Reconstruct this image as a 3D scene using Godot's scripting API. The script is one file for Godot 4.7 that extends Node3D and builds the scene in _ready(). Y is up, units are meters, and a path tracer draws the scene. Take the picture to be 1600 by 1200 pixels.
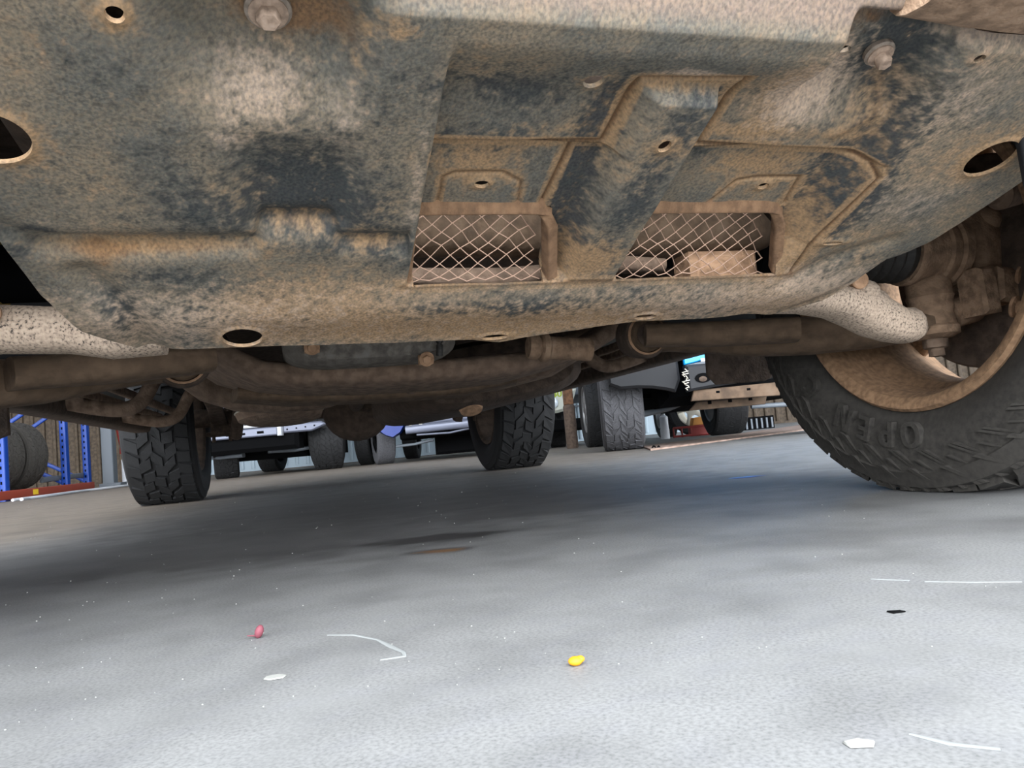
extends Node3D
# The underside of a pickup truck in an open-fronted workshop, seen from the floor just ahead of its front axle.

var M := {}          # materials
var TX := {}         # textures
var truck: Node3D
const SLOPE := 0.364 # the bash plate falls 20 degrees towards the rear


func _ready():
	# camera
	var cam := Camera3D.new()
	cam.name = "camera"
	cam.fov = 53.13
	cam.near = 0.02
	cam.position = Vector3(0, 0.14, 0)
	cam.rotation = Vector3(0.0723, 0, -0.0913)
	add_child(cam)
	cam.current = true
	# overcast sky and exposure
	var we := WorldEnvironment.new()
	we.name = "world_environment"
	var e := Environment.new()
	var sm := ProceduralSkyMaterial.new()
	sm.sky_top_color = Color(0.86, 0.885, 0.91)
	sm.sky_horizon_color = Color(0.90, 0.92, 0.94)
	sm.ground_bottom_color = Color(0.35, 0.35, 0.35)
	sm.ground_horizon_color = Color(0.45, 0.45, 0.45)
	sm.sky_energy_multiplier = 2.0
	var sky := Sky.new()
	sky.sky_material = sm
	e.background_mode = Environment.BG_SKY
	e.sky = sky
	e.tonemap_mode = Environment.TONE_MAPPER_LINEAR
	e.tonemap_exposure = 1.9
	e.sdfgi_enabled = true
	e.ssao_enabled = true
	e.ssil_enabled = true
	we.environment = e
	add_child(we)
	# overcast daylight from ahead of the truck, very soft
	var sun := DirectionalLight3D.new()
	sun.name = "daylight"
	sun.light_energy = 1.0
	sun.light_angular_distance = 60.0
	sun.light_color = Color(0.97, 0.98, 1.0)
	sun.shadow_enabled = true
	sun.sky_mode = DirectionalLight3D.SKY_MODE_LIGHT_ONLY
	sun.rotation_degrees = Vector3(-26, 10, 0)
	add_child(sun)
	make_materials()
	build_place()
	truck = thing("pickup_truck", "mud-caked pickup truck overhead with a rusty steel bash plate and knobbly front tire", "truck", Vector3(-0.035, 0, -1.03), 0.28)
	build_skid_plate()
	build_front_suspension()
	build_underbody()
	build_truck_wheels()
	build_background()
	build_litter()


# ---------- scene tree helpers
func thing(called: String, label: String, category: String, at := Vector3.ZERO, turn := 0.0, group := "") -> Node3D:
	var o := Node3D.new()
	o.name = called
	o.position = at
	o.rotation.y = turn
	tag(o, label, category, group)
	add_child(o, true)
	return o


func tag(o: Node, label: String, category := "", group := ""):
	if label: o.set_meta("label", label)
	if category: o.set_meta("category", category)
	if group: o.set_meta("group", group)


func part(called: String, b: Build, m: Material, parent: Node = self, label := "") -> MeshInstance3D:
	var o := MeshInstance3D.new()
	o.name = called
	o.mesh = b.done()
	o.material_override = m
	if label: o.set_meta("label", label)
	parent.add_child(o, true)
	return o


func same(called: String, mesh: Mesh, m: Material, parent: Node, xf: Transform3D) -> MeshInstance3D:
	var o := MeshInstance3D.new()
	o.name = called
	o.mesh = mesh
	o.material_override = m
	o.transform = xf
	parent.add_child(o, true)
	return o


func struct(o: Node) -> Node:
	o.set_meta("kind", "structure")
	return o


func stuff(o: Node) -> Node:
	o.set_meta("kind", "stuff")
	return o


# ---------- mesh builder: every piece is closed over and turned right side out
class Build:
	var st := SurfaceTool.new()
	var n := 0

	func _init():
		st.begin(Mesh.PRIMITIVE_TRIANGLES)

	func done() -> ArrayMesh:
		st.generate_normals()
		return st.commit()

	func piece(t: PackedVector3Array, g: PackedInt32Array):
		var c := Vector3.ZERO
		for p in t: c += p
		c /= maxi(t.size(), 1)
		var v := 0.0
		for i in range(0, t.size(), 3):
			v += (t[i] - c).dot((t[i + 1] - c).cross(t[i + 2] - c))
		for i in range(0, t.size(), 3):
			st.set_smooth_group(g[i / 3])
			st.add_vertex(t[i])
			st.add_vertex(t[i + 2] if v > 0 else t[i + 1])
			st.add_vertex(t[i + 1] if v > 0 else t[i + 2])

	func loft(rings: Array, cap := true, crease := false):
		var t := PackedVector3Array()
		var g := PackedInt32Array()
		n += 1
		for k in rings.size() - 1:
			var a: PackedVector3Array = rings[k]
			var b: PackedVector3Array = rings[k + 1]
			var m := a.size()
			for i in m:
				var j := (i + 1) % m
				t.append_array([a[i], a[j], b[j], a[i], b[j], b[i]])
				var q := -1 if crease else n
				g.append(q)
				g.append(q)
		if cap:
			for e in [0, rings.size() - 1]:
				var r: PackedVector3Array = rings[e]
				var c := Vector3.ZERO
				for p in r: c += p
				c /= r.size()
				for i in r.size():
					var j := (i + 1) % r.size()
					if e == 0: t.append_array([c, r[j], r[i]])
					else: t.append_array([c, r[i], r[j]])
					g.append(-1)
		piece(t, g)

	# a bar along points; sizes are half widths (across, up); power 2 = round, 4+ = boxy
	func sweep(pts: Array, sizes: Array, power := 2.0, sides := 14, up := Vector3.UP, cap := true):
		var rings := []
		for k in pts.size():
			var d: Vector3 = pts[mini(k + 1, pts.size() - 1)] - pts[maxi(k - 1, 0)]
			d = d.normalized()
			var s := d.cross(up)
			if s.length() < 0.05: s = d.cross(Vector3(0.3, 0.2, 1))
			s = s.normalized()
			var u := s.cross(d)
			var sz = sizes[mini(k, sizes.size() - 1)]
			var w: Vector2 = sz if sz is Vector2 else Vector2(sz, sz)
			var r := PackedVector3Array()
			for i in sides:
				var a := TAU * (i + 0.5) / sides
				var x := cos(a)
				var y := sin(a)
				x = signf(x) * pow(absf(x), 2.0 / power)
				y = signf(y) * pow(absf(y), 2.0 / power)
				r.append(pts[k] + s * x * w.x + u * y * w.y)
			rings.append(r)
		loft(rings, cap)

	# smooth curve through points first
	func hose(pts: Array, radius: float, sides := 8, steps := 6):
		var c := Curve3D.new()
		for k in pts.size():
			var d: Vector3 = (pts[mini(k + 1, pts.size() - 1)] - pts[maxi(k - 1, 0)]) / 6.0
			c.add_point(pts[k], -d, d)
		var out := []
		for k in (pts.size() - 1):
			for i in steps: out.append(c.sample(k, float(i) / steps))
		out.append(pts[-1])
		sweep(out, [radius], 2.0, sides)

	# profile of (radius, height) turned about the local Y axis of xf
	func lathe(prof: Array, segs: int, xf := Transform3D(), closed := false, low := -1e9):
		var t := PackedVector3Array()
		var g := PackedInt32Array()
		n += 1
		var k_last := prof.size() if closed else prof.size() - 1
		for k in k_last:
			var a: Vector2 = prof[k]
			var b: Vector2 = prof[(k + 1) % prof.size()]
			if k > 0:
				var z: Vector2 = prof[k - 1]
				if absf((a - z).angle_to(b - a)) > 0.65: n += 1
			for i in segs:
				var p := TAU * i / segs
				var q := TAU * ((i + 1) % segs) / segs
				var v := [xf * Vector3(a.x * cos(p), a.y, a.x * sin(p)), xf * Vector3(a.x * cos(q), a.y, a.x * sin(q)), xf * Vector3(b.x * cos(q), b.y, b.x * sin(q)), xf * Vector3(b.x * cos(p), b.y, b.x * sin(p))]
				for h in 4:
					if v[h].y < low: v[h].y = low
				if a.x > 1e-6:
					t.append_array([v[0], v[1], v[2]])
					g.append(n)
				if b.x > 1e-6:
					t.append_array([v[0], v[2], v[3]])
					g.append(n)
		piece(t, g)

	# polygon in xf's XY plane, thick along Z, with a bevel
	func slab(poly: PackedVector2Array, depth: float, xf := Transform3D(), bevel := 0.0):
		var t := PackedVector3Array()
		var g := PackedInt32Array()
		var p := poly
		if not Geometry2D.is_polygon_clockwise(p):
			p = p.duplicate()
			p.reverse()
		var m := p.size()
		var inner := PackedVector2Array()
		for i in m:
			var a := (p[i] - p[(i + m - 1) % m]).normalized()
			var b := (p[(i + 1) % m] - p[i]).normalized()
			var na := Vector2(a.y, -a.x)
			var nb := Vector2(b.y, -b.x)
			var h := (na + nb)
			h = h / maxf(h.length_squared(), 0.3) * 2.0
			inner.append(p[i] + h * bevel * (-1.0 if (na + nb).dot(Vector2.ONE * 0) > 0 else -1.0) * side(p))
		var rings := []
		var hd := depth / 2
		var list := [[inner, -hd], [p, -hd + bevel], [p, hd - bevel], [inner, hd]] if bevel > 0 else [[p, -hd], [p, hd]]
		for l in list:
			var r := PackedVector3Array()
			for v in l[0]: r.append(xf * Vector3(v.x, v.y, l[1]))
			rings.append(r)
		for k in rings.size() - 1:
			for i in m:
				var j := (i + 1) % m
				t.append_array([rings[k][i], rings[k][j], rings[k + 1][j], rings[k][i], rings[k + 1][j], rings[k + 1][i]])
				g.append(-1)
				g.append(-1)
		var idx := Geometry2D.triangulate_polygon(p)
		var first: PackedVector3Array = rings[0]
		var last: PackedVector3Array = rings[-1]
		var c := (first[1] - first[0]).cross(last[0] - first[0])
		for i in range(0, idx.size(), 3):
			var a2 := p[idx[i]]
			var b2 := p[idx[i + 1]]
			var c2 := p[idx[i + 2]]
			var ccw := (b2 - a2).cross(c2 - a2) > 0
			var o := [idx[i], idx[i + 1], idx[i + 2]] if ccw else [idx[i], idx[i + 2], idx[i + 1]]
			# the sides run with the polygon's own direction (clockwise here), so the first cap follows it reversed
			t.append_array([first[o[0]], first[o[1]], first[o[2]]])
			t.append_array([last[o[0]], last[o[2]], last[o[1]]])
			g.append(-1)
			g.append(-1)
		piece(t, g)

	func side(p: PackedVector2Array) -> float:
		# which way the left-hand normals of the outline point: 1 outwards
		var area := 0.0
		for i in p.size(): area += p[i].cross(p[(i + 1) % p.size()])
		return 1.0 if area > 0 else -1.0

	func box(at: Vector3, size: Vector3, bevel := 0.0, basis := Basis()):
		var h := Vector2(size.x, size.y) / 2
		slab(PackedVector2Array([Vector2(-h.x, -h.y), Vector2(h.x, -h.y), Vector2(h.x, h.y), Vector2(-h.x, h.y)]), size.z, Transform3D(basis, at), bevel)

	# eight corners: bottom ring then top ring
	func hexa(c: Array):
		var t := PackedVector3Array()
		var g := PackedInt32Array()
		for f in [[0, 1, 2, 3], [7, 6, 5, 4], [0, 4, 5, 1], [1, 5, 6, 2], [2, 6, 7, 3], [3, 7, 4, 0]]:
			t.append_array([c[f[0]], c[f[1]], c[f[2]], c[f[0]], c[f[2]], c[f[3]]])
			g.append(-1)
			g.append(-1)
		piece(t, g)

	# hexagon-headed bolt: washer at the bottom, head along xf's Y
	func bolt(xf: Transform3D, r: float, h: float):
		lathe([Vector2(0, 0), Vector2(r * 1.6, 0), Vector2(r * 1.6, h * 0.2), Vector2(r * 1.25, h * 0.3), Vector2(0, h * 0.3)], 18, xf)
		lathe([Vector2(0, h * 0.25), Vector2(r, h * 0.25), Vector2(r, h * 0.85), Vector2(r * 0.85, h), Vector2(0, h)], 6, xf)

	func ball(at: Vector3, r: Vector3, seg := 14):
		var prof := []
		for i in seg / 2 + 1:
			var a := PI * i / (seg / 2)
			prof.append(Vector2(sin(a) if i > 0 and i < seg / 2 else 0.0, -cos(a)))
		lathe(prof, seg, Transform3D(Basis.from_scale(r), at))


func ax(dir: Vector3, at := Vector3.ZERO) -> Transform3D:   # a frame whose Y runs along dir
	var y := dir.normalized()
	var x := y.cross(Vector3(0, 0, 1) if absf(y.z) < 0.9 else Vector3(1, 0, 0)).normalized()
	return Transform3D(Basis(x, y, x.cross(y)), at)


func v2(a: Array) -> PackedVector2Array:
	var p := PackedVector2Array()
	for i in range(0, a.size(), 2): p.append(Vector2(a[i], a[i + 1]))
	return p


# ---------- materials
func noise_tex(key: String, size: int, freq: float, ramp: Array, seed_: int, oct := 4, kind := FastNoiseLite.TYPE_SIMPLEX_SMOOTH, normal := false, bump := 4.0) -> Texture2D:
	var f := FastNoiseLite.new()
	f.seed = seed_
	f.noise_type = kind
	f.frequency = freq
	f.fractal_octaves = oct
	f.fractal_gain = 0.55
	var t := NoiseTexture2D.new()
	t.width = size
	t.height = size
	t.seamless = true
	t.seamless_blend_skirt = 0.2
	t.noise = f
	t.as_normal_map = normal
	t.bump_strength = bump
	if ramp.size():
		var g := Gradient.new()
		var off := PackedFloat32Array()
		var col := PackedColorArray()
		for r in ramp:
			off.append(r[0])
			col.append(r[1])
		g.offsets = off
		g.colors = col
		t.color_ramp = g
	TX[key] = t
	return t


func grey(v: float) -> Color: return Color(v, v, v)


func mat(key: String, color: Color, rough := 0.8, metal := 0.0, tex := "", scale := 4.0, bump := "", bump_cm := 0.1) -> StandardMaterial3D:
	var m := StandardMaterial3D.new()
	m.resource_name = key
	m.albedo_color = color
	m.roughness = rough
	m.metallic = metal
	if tex or bump:
		m.uv1_triplanar = true
		m.uv1_scale = Vector3.ONE * scale
	if tex: m.albedo_texture = TX[tex]
	if bump:
		m.heightmap_enabled = true
		m.heightmap_texture = TX[bump]
		m.heightmap_scale = bump_cm
	M[key] = m
	return m


func make_materials():
	noise_tex("grime", 512, 0.012, [[0.0, Color(0.62, 0.60, 0.58)], [0.42, Color(0.80, 0.77, 0.74)], [0.6, Color(0.93, 0.90, 0.87)], [1.0, Color(1, 1, 1)]], 3, 5)
	noise_tex("speck", 512, 0.06, [[0.0, Color(0.08, 0.08, 0.09)], [0.24, Color(0.16, 0.16, 0.17)], [0.30, Color(0.8, 0.75, 0.71)], [0.6, Color(0.98, 0.92, 0.86)], [1.0, Color(1, 0.97, 0.93)]], 8, 4)
	noise_tex("plate", 1024, 0.035, [[0.0, grey(0.66)], [0.35, grey(0.80)], [0.5, grey(0.90)], [0.65, Color(1, 0.97, 0.93)], [1.0, Color(1, 0.97, 0.93)]], 12, 5)
	noise_tex("bumpy", 512, 0.05, [], 21, 5)
	noise_tex("concrete", 1024, 0.006, [[0.0, grey(0.84)], [0.4, grey(0.93)], [0.6, grey(0.97)], [1.0, grey(1.0)]], 31, 6)
	noise_tex("grit", 1024, 0.09, [[0.0, grey(0.74)], [0.3, grey(0.90)], [0.5, grey(0.95)], [0.72, grey(1.0)], [1.0, grey(1.0)]], 33, 3)
	noise_tex("rubber", 512, 0.03, [[0.0, grey(0.6)], [0.5, grey(0.85)], [1.0, grey(1.0)]], 41, 4)
	mat("skid", Color.WHITE, 0.72, 0.0, "plate", 7.0, "bumpy", 0.035)
	M.skid.vertex_color_use_as_albedo = true
	M.skid.metallic_specular = 0.35
	mat("dust", Color(0.55, 0.475, 0.415), 0.95, 0.0, "grime", 5.0, "bumpy", 0.12)
	mat("dust_dark", Color(0.36, 0.31, 0.275), 0.95, 0.0, "grime", 4.0, "bumpy", 0.12)
	mat("dust_light", Color(0.78, 0.64, 0.52), 0.95, 0.0, "grime", 6.0, "bumpy", 0.1)
	mat("frame_tan", Color(0.52, 0.41, 0.31), 0.9, 0.0, "grime", 9.0, "bumpy", 0.08)
	mat("speckled", Color(0.74, 0.70, 0.655), 0.9, 0.0, "speck", 7.0, "bumpy", 0.12)
	mat("beam", Color(0.44, 0.37, 0.30), 0.9, 0.0, "grime", 5.0, "bumpy", 0.1)
	mat("mesh_wire", Color(0.66, 0.54, 0.46), 0.85)
	mat("sump", Color(0.50, 0.49, 0.47), 0.75, 0.0, "grime", 6.0, "bumpy", 0.1)
	mat("mud", Color(0.66, 0.56, 0.47), 0.95, 0.0, "grime", 6.0, "bumpy", 0.12)
	mat("boot", Color(0.22, 0.215, 0.21), 0.6, 0.0, "grime", 14.0)
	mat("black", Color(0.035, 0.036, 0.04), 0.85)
	mat("body", Color(0.30, 0.30, 0.29), 0.6)
	mat("washer", Color(0.62, 0.58, 0.54), 0.6, 0.3, "grime", 20.0)
	mat("bolt_head", Color(0.70, 0.62, 0.555), 0.8, 0.0, "grime", 20.0)
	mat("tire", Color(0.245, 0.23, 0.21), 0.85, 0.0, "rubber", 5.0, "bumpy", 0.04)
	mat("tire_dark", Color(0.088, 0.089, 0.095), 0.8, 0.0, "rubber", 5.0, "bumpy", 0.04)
	mat("tire_grey", Color(0.36, 0.36, 0.375), 0.85, 0.0, "rubber", 5.0, "bumpy", 0.04)
	mat("rim_dusty", Color(0.60, 0.485, 0.375), 0.85, 0.0, "grime", 12.0, "bumpy", 0.06)
	mat("rim_pale", Color(0.78, 0.76, 0.70), 0.5)
	mat("rim_metal", Color(0.5, 0.5, 0.5), 0.4, 0.6)
	mat("silver", Color(0.39, 0.405, 0.46), 0.4, 0.3)
	mat("white", Color(0.72, 0.73, 0.75), 0.4)
	mat("blue", Color(0.0, 0.15, 0.45), 0.35)
	M.black.metallic_specular = 0.15
	mat("rack_blue", Color(0.0, 0.20, 0.52), 0.45)
	mat("rack_orange", Color(0.58, 0.20, 0.08), 0.5)
	mat("yellow", Color(0.90, 0.75, 0.15), 0.6)
	mat("steel_grey", Color(0.36, 0.385, 0.41), 0.55)
	mat("plastic_black", Color(0.085, 0.09, 0.105), 0.7)
	mat("tan_plate", Color(0.40, 0.335, 0.275), 0.9, 0.0, "grime", 1.0)
	mat("bright_blue", Color(0.05, 0.60, 0.90), 0.35)
	mat("red", Color(0.45, 0.09, 0.06), 0.5)
	mat("cardboard", Color(0.72, 0.50, 0.25), 0.9)
	mat("brown", Color(0.45, 0.33, 0.24), 0.9, 0.0, "grime", 3.0)
	mat("wall_sheet", Color(0.60, 0.66, 0.70), 0.6)
	mat("wall_brown", Color(0.34, 0.30, 0.25), 0.8, 0.0, "grime", 2.0)
	mat("roof", Color(0.55, 0.55, 0.55), 0.8)
	mat("kerb", Color(0.62, 0.54, 0.50), 0.9, 0.0, "grime", 2.0)
	mat("leaf_yellow", Color(0.80, 0.52, 0.03), 0.6)
	mat("petal", Color(0.42, 0.20, 0.24), 0.7)
	mat("paper", Color(0.54, 0.54, 0.52), 0.8)
	mat("chalk", Color(0.48, 0.49, 0.485), 0.95)
	mat("lamp_glass", Color(0.85, 0.88, 0.9), 0.15, 0.2)
	var fl := StandardMaterial3D.new()
	fl.resource_name = "concrete"
	fl.vertex_color_use_as_albedo = true
	fl.albedo_texture = TX.concrete
	fl.uv1_triplanar = true
	fl.uv1_scale = Vector3.ONE * 0.9
	fl.detail_enabled = true
	fl.detail_albedo = TX.grit
	fl.detail_blend_mode = BaseMaterial3D.BLEND_MODE_MUL
	fl.detail_uv_layer = BaseMaterial3D.DETAIL_UV_2
	fl.uv2_triplanar = true
	fl.uv2_scale = Vector3.ONE * 3.1
	fl.roughness = 0.62
	fl.metallic_specular = 0.4
	M.floor = fl


# ---------- the bash plate: a pressed sheet over (x, z) with holes, ribs, steps, dirt and painted shade
func build_skid_plate():
	var x0 := -0.51
	var z0 := 0.115
	var h := 0.0016
	var nx := 651
	var nz := 314
	var count := nx * nz
	var keep := PackedFloat32Array()
	var d := PackedFloat32Array()
	var groove := PackedFloat32Array()
	var ring := PackedFloat32Array()     # dust gathered round holes and on the edges
	keep.resize(count)
	d.resize(count)
	groove.resize(count)
	ring.resize(count)
	var layers := [PackedFloat32Array(), PackedFloat32Array(), PackedFloat32Array(), PackedFloat32Array()]
	for l in 4: layers[l].resize(count)
	# wear, dirt, painted light and shade: x, z, half sizes, kind (bare dark paint with shade, tan dust, pale dust with light, rust), strength
	var dirt_shade := [
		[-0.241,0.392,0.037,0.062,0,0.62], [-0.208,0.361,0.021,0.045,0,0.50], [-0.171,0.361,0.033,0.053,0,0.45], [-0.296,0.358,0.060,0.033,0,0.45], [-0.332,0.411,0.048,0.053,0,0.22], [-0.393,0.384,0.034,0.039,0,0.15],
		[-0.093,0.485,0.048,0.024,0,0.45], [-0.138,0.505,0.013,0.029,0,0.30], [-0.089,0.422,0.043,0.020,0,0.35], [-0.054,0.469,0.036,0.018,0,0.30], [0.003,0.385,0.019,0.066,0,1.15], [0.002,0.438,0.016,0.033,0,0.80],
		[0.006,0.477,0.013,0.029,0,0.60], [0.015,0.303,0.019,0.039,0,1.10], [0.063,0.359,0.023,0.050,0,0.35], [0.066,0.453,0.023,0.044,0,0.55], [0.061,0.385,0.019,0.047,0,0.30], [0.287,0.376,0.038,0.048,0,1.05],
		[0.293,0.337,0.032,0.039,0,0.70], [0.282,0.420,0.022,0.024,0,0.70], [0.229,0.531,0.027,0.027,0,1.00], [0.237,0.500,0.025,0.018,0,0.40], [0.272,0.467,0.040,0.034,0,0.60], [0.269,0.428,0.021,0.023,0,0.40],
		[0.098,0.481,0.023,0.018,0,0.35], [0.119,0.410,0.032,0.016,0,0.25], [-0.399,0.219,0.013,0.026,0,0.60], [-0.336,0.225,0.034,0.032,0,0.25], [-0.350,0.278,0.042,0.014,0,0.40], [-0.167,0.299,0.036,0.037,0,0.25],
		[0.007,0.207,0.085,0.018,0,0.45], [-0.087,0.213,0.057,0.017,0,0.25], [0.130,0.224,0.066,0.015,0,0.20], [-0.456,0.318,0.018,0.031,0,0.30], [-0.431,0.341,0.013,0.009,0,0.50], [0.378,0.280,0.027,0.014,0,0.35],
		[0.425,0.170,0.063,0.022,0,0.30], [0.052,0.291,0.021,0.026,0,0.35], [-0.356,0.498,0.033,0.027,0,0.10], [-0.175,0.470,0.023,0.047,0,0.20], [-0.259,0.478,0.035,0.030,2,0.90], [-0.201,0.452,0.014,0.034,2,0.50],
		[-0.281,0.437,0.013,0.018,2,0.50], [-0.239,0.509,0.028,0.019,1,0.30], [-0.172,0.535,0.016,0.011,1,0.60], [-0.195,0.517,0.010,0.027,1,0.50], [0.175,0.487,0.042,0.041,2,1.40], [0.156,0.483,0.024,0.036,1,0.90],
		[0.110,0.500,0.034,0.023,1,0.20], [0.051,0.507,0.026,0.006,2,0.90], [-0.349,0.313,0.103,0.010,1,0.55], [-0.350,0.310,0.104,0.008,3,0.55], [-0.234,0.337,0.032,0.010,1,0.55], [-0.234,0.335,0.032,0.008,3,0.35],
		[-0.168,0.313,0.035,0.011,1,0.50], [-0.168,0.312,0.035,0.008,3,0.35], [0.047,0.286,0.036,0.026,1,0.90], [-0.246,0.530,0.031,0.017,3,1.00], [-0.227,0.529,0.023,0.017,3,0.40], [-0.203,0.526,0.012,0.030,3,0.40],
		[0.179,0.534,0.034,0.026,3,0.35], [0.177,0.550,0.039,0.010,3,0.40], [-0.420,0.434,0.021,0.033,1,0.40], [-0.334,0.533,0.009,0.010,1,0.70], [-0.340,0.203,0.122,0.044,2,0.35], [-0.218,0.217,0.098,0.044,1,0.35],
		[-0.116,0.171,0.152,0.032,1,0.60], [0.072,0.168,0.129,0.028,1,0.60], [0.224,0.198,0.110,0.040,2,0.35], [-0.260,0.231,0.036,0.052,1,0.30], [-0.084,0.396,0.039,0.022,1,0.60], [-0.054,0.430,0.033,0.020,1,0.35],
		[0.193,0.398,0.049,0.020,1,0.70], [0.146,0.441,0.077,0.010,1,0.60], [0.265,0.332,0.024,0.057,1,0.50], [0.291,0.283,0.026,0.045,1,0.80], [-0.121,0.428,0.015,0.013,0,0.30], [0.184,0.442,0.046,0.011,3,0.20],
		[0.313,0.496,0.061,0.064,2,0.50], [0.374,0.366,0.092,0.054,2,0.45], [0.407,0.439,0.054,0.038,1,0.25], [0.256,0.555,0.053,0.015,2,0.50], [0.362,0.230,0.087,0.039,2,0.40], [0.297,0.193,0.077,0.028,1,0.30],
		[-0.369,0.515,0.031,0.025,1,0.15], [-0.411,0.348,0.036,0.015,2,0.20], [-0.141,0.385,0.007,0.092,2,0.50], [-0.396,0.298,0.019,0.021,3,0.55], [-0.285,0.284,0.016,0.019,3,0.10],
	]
	for b in dirt_shade:
		var i0 := clampi(int((b[0] - 2.2 * b[2] - x0) / h), 0, nx - 1)
		var i1 := clampi(int((b[0] + 2.2 * b[2] - x0) / h), 0, nx - 1)
		var j0 := clampi(int((b[1] - 2.2 * b[3] - z0) / h), 0, nz - 1)
		var j1 := clampi(int((b[1] + 2.2 * b[3] - z0) / h), 0, nz - 1)
		var lay: PackedFloat32Array = layers[b[4]]
		for j in range(j0, j1 + 1):
			var v: float = (z0 + j * h - b[1]) / b[3]
			for i in range(i0, i1 + 1):
				var u: float = (x0 + i * h - b[0]) / b[2]
				lay[j * nx + i] += b[5] * exp(-(u * u + v * v))
		layers[b[4]] = lay
	# the outline
	var zf := v2([-0.51, 0.60, 0.185, 0.583, 0.205, 0.58, 0.237, 0.560, 0.275, 0.553, 0.53, 0.553])
	var zr := v2([-0.51, 0.155, -0.39, 0.150, -0.284, 0.146, -0.176, 0.140, -0.045, 0.136, -0.011, 0.126, 0.03, 0.137, 0.094, 0.150, 0.159, 0.160, 0.26, 0.160, 0.30, 0.166, 0.367, 0.155, 0.53, 0.15])
	var xl := v2([0.10, -0.37, 0.154, -0.402, 0.2, -0.437, 0.255, -0.455, 0.334, -0.462, 0.37, -0.495, 0.62, -0.495])
	var xr := v2([0.10, 0.34, 0.156, 0.367, 0.186, 0.398, 0.227, 0.418, 0.272, 0.425, 0.283, 0.453, 0.334, 0.470, 0.405, 0.487, 0.62, 0.52])
	var yz := [PackedFloat32Array(), PackedFloat32Array(), PackedFloat32Array(), PackedFloat32Array()]
	for i in nx:
		yz[0].append(along(zf, x0 + i * h))
		yz[1].append(along(zr, x0 + i * h))
	for j in nz:
		yz[2].append(along(xl, z0 + j * h))
		yz[3].append(along(xr, z0 + j * h))
	# shape
	for j in nz:
		var z := z0 + j * h
		var up_fade := 1.0 - smoothstep(0.475, 0.53, z)
		var lip_on := smoothstep(0.2505, 0.2565, z)
		var xb := 0.300 if z > 0.42 else 0.308 - maxf(0.0, 0.30 - z) * 0.45
		var pz := smoothstep(0.44, 0.525, z) * (1.0 - smoothstep(0.549, 0.560, z))
		var rz := 1.0 - smoothstep(0.483, 0.494, z)
		var fz := smoothstep(0.325, 0.345, z) * (1.0 - smoothstep(0.39, 0.46, z))
		var base := -0.018 * up_fade - (0.006 if z < 0.421 else 0.0)
		var wallx := 0.055 if z < 0.42 else 0.035
		var lwall := maxf(0.0, 0.0 if z > 0.49 else 1.0)
		for i in nx:
			var x := x0 + i * h
			var k := j * nx + i
			keep[k] = minf(minf(yz[0][i] - z, z - yz[1][i]), minf(x - yz[2][j], yz[3][j] - x))
			var s := 0.0
			if x > -0.14:
				var rm := smoothstep(-0.135, -0.131, x) * (1.0 - smoothstep(xb - wallx, xb, x))
				s = base * rm
				var rib := smoothstep(0.014, 0.040, x) * (1.0 - smoothstep(0.085, 0.090, x)) * rz
				s = lerpf(s, 0.002, rib) * lip_on
				s -= 0.028 * smoothstep(0.160, 0.170, x) * (1.0 - smoothstep(0.242, 0.285, x)) * pz
			else:
				s -= 0.020 * smoothstep(-0.335, -0.28, x) * (1.0 - smoothstep(-0.215, -0.17, x)) * pz
				s -= 0.010 * smoothstep(-0.292, -0.264, x) * (1.0 - smoothstep(-0.205, -0.180, x)) * fz
				var zc := 0.318 + 0.020 * smoothstep(-0.275, -0.262, x) * (1.0 - smoothstep(-0.212, -0.198, x))
				var q := (z - zc) / 0.013
				if absf(q) < 3.0: s -= 0.009 * exp(-q * q) * smoothstep(-0.46, -0.43, x)
			var w := (z - 0.208) / 0.036
			if absf(w) < 3.0: s += 0.006 * exp(-w * w)
			d[k] = s
	# grooves and pressed lines: points x,z ..., half width, depth, dust line
	var lines := [
		[v2([-0.129, 0.420, 0.014, 0.425, 0.018, 0.496, 0.106, 0.503, 0.101, 0.426, 0.184, 0.421, 0.262, 0.419]), 0.0023, 0.004, 1.0],
		[v2([0.262, 0.419, 0.288, 0.418, 0.306, 0.403, 0.300, 0.30, 0.307, 0.252]), 0.0023, 0.003, 1.0],
		[v2([-0.010, 0.418, -0.015, 0.342]), 0.0022, 0.004, 1.0],
		[v2([-0.114, 0.340, -0.114, 0.375, -0.104, 0.381, -0.062, 0.382, -0.042, 0.370, -0.038, 0.340]), 0.002, 0.0016, 0.7],
		[v2([0.160, 0.340, 0.175, 0.373, 0.194, 0.378, 0.242, 0.379, 0.249, 0.342]), 0.002, 0.0025, 0.7],
		[v2([-0.415, 0.281, -0.393, 0.219, -0.386, 0.14]), 0.014, 0.007, 0.0],
		[v2([-0.47, 0.353, -0.432, 0.325, -0.40, 0.318]), 0.010, 0.004, 0.0],
		[v2([0.462, 0.279, 0.393, 0.195, 0.365, 0.160]), 0.016, 0.006, 0.0],
		[v2([0.40, 0.305, 0.345, 0.275, 0.315, 0.235]), 0.012, 0.004, 0.0],
		[v2([0.245, 0.497, 0.262, 0.462, 0.236, 0.440]), 0.006, -0.002, 0.25],
		[v2([-0.139, 0.252, 0.31, 0.250]), 0.004, -0.001, 0.4],
	]
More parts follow.
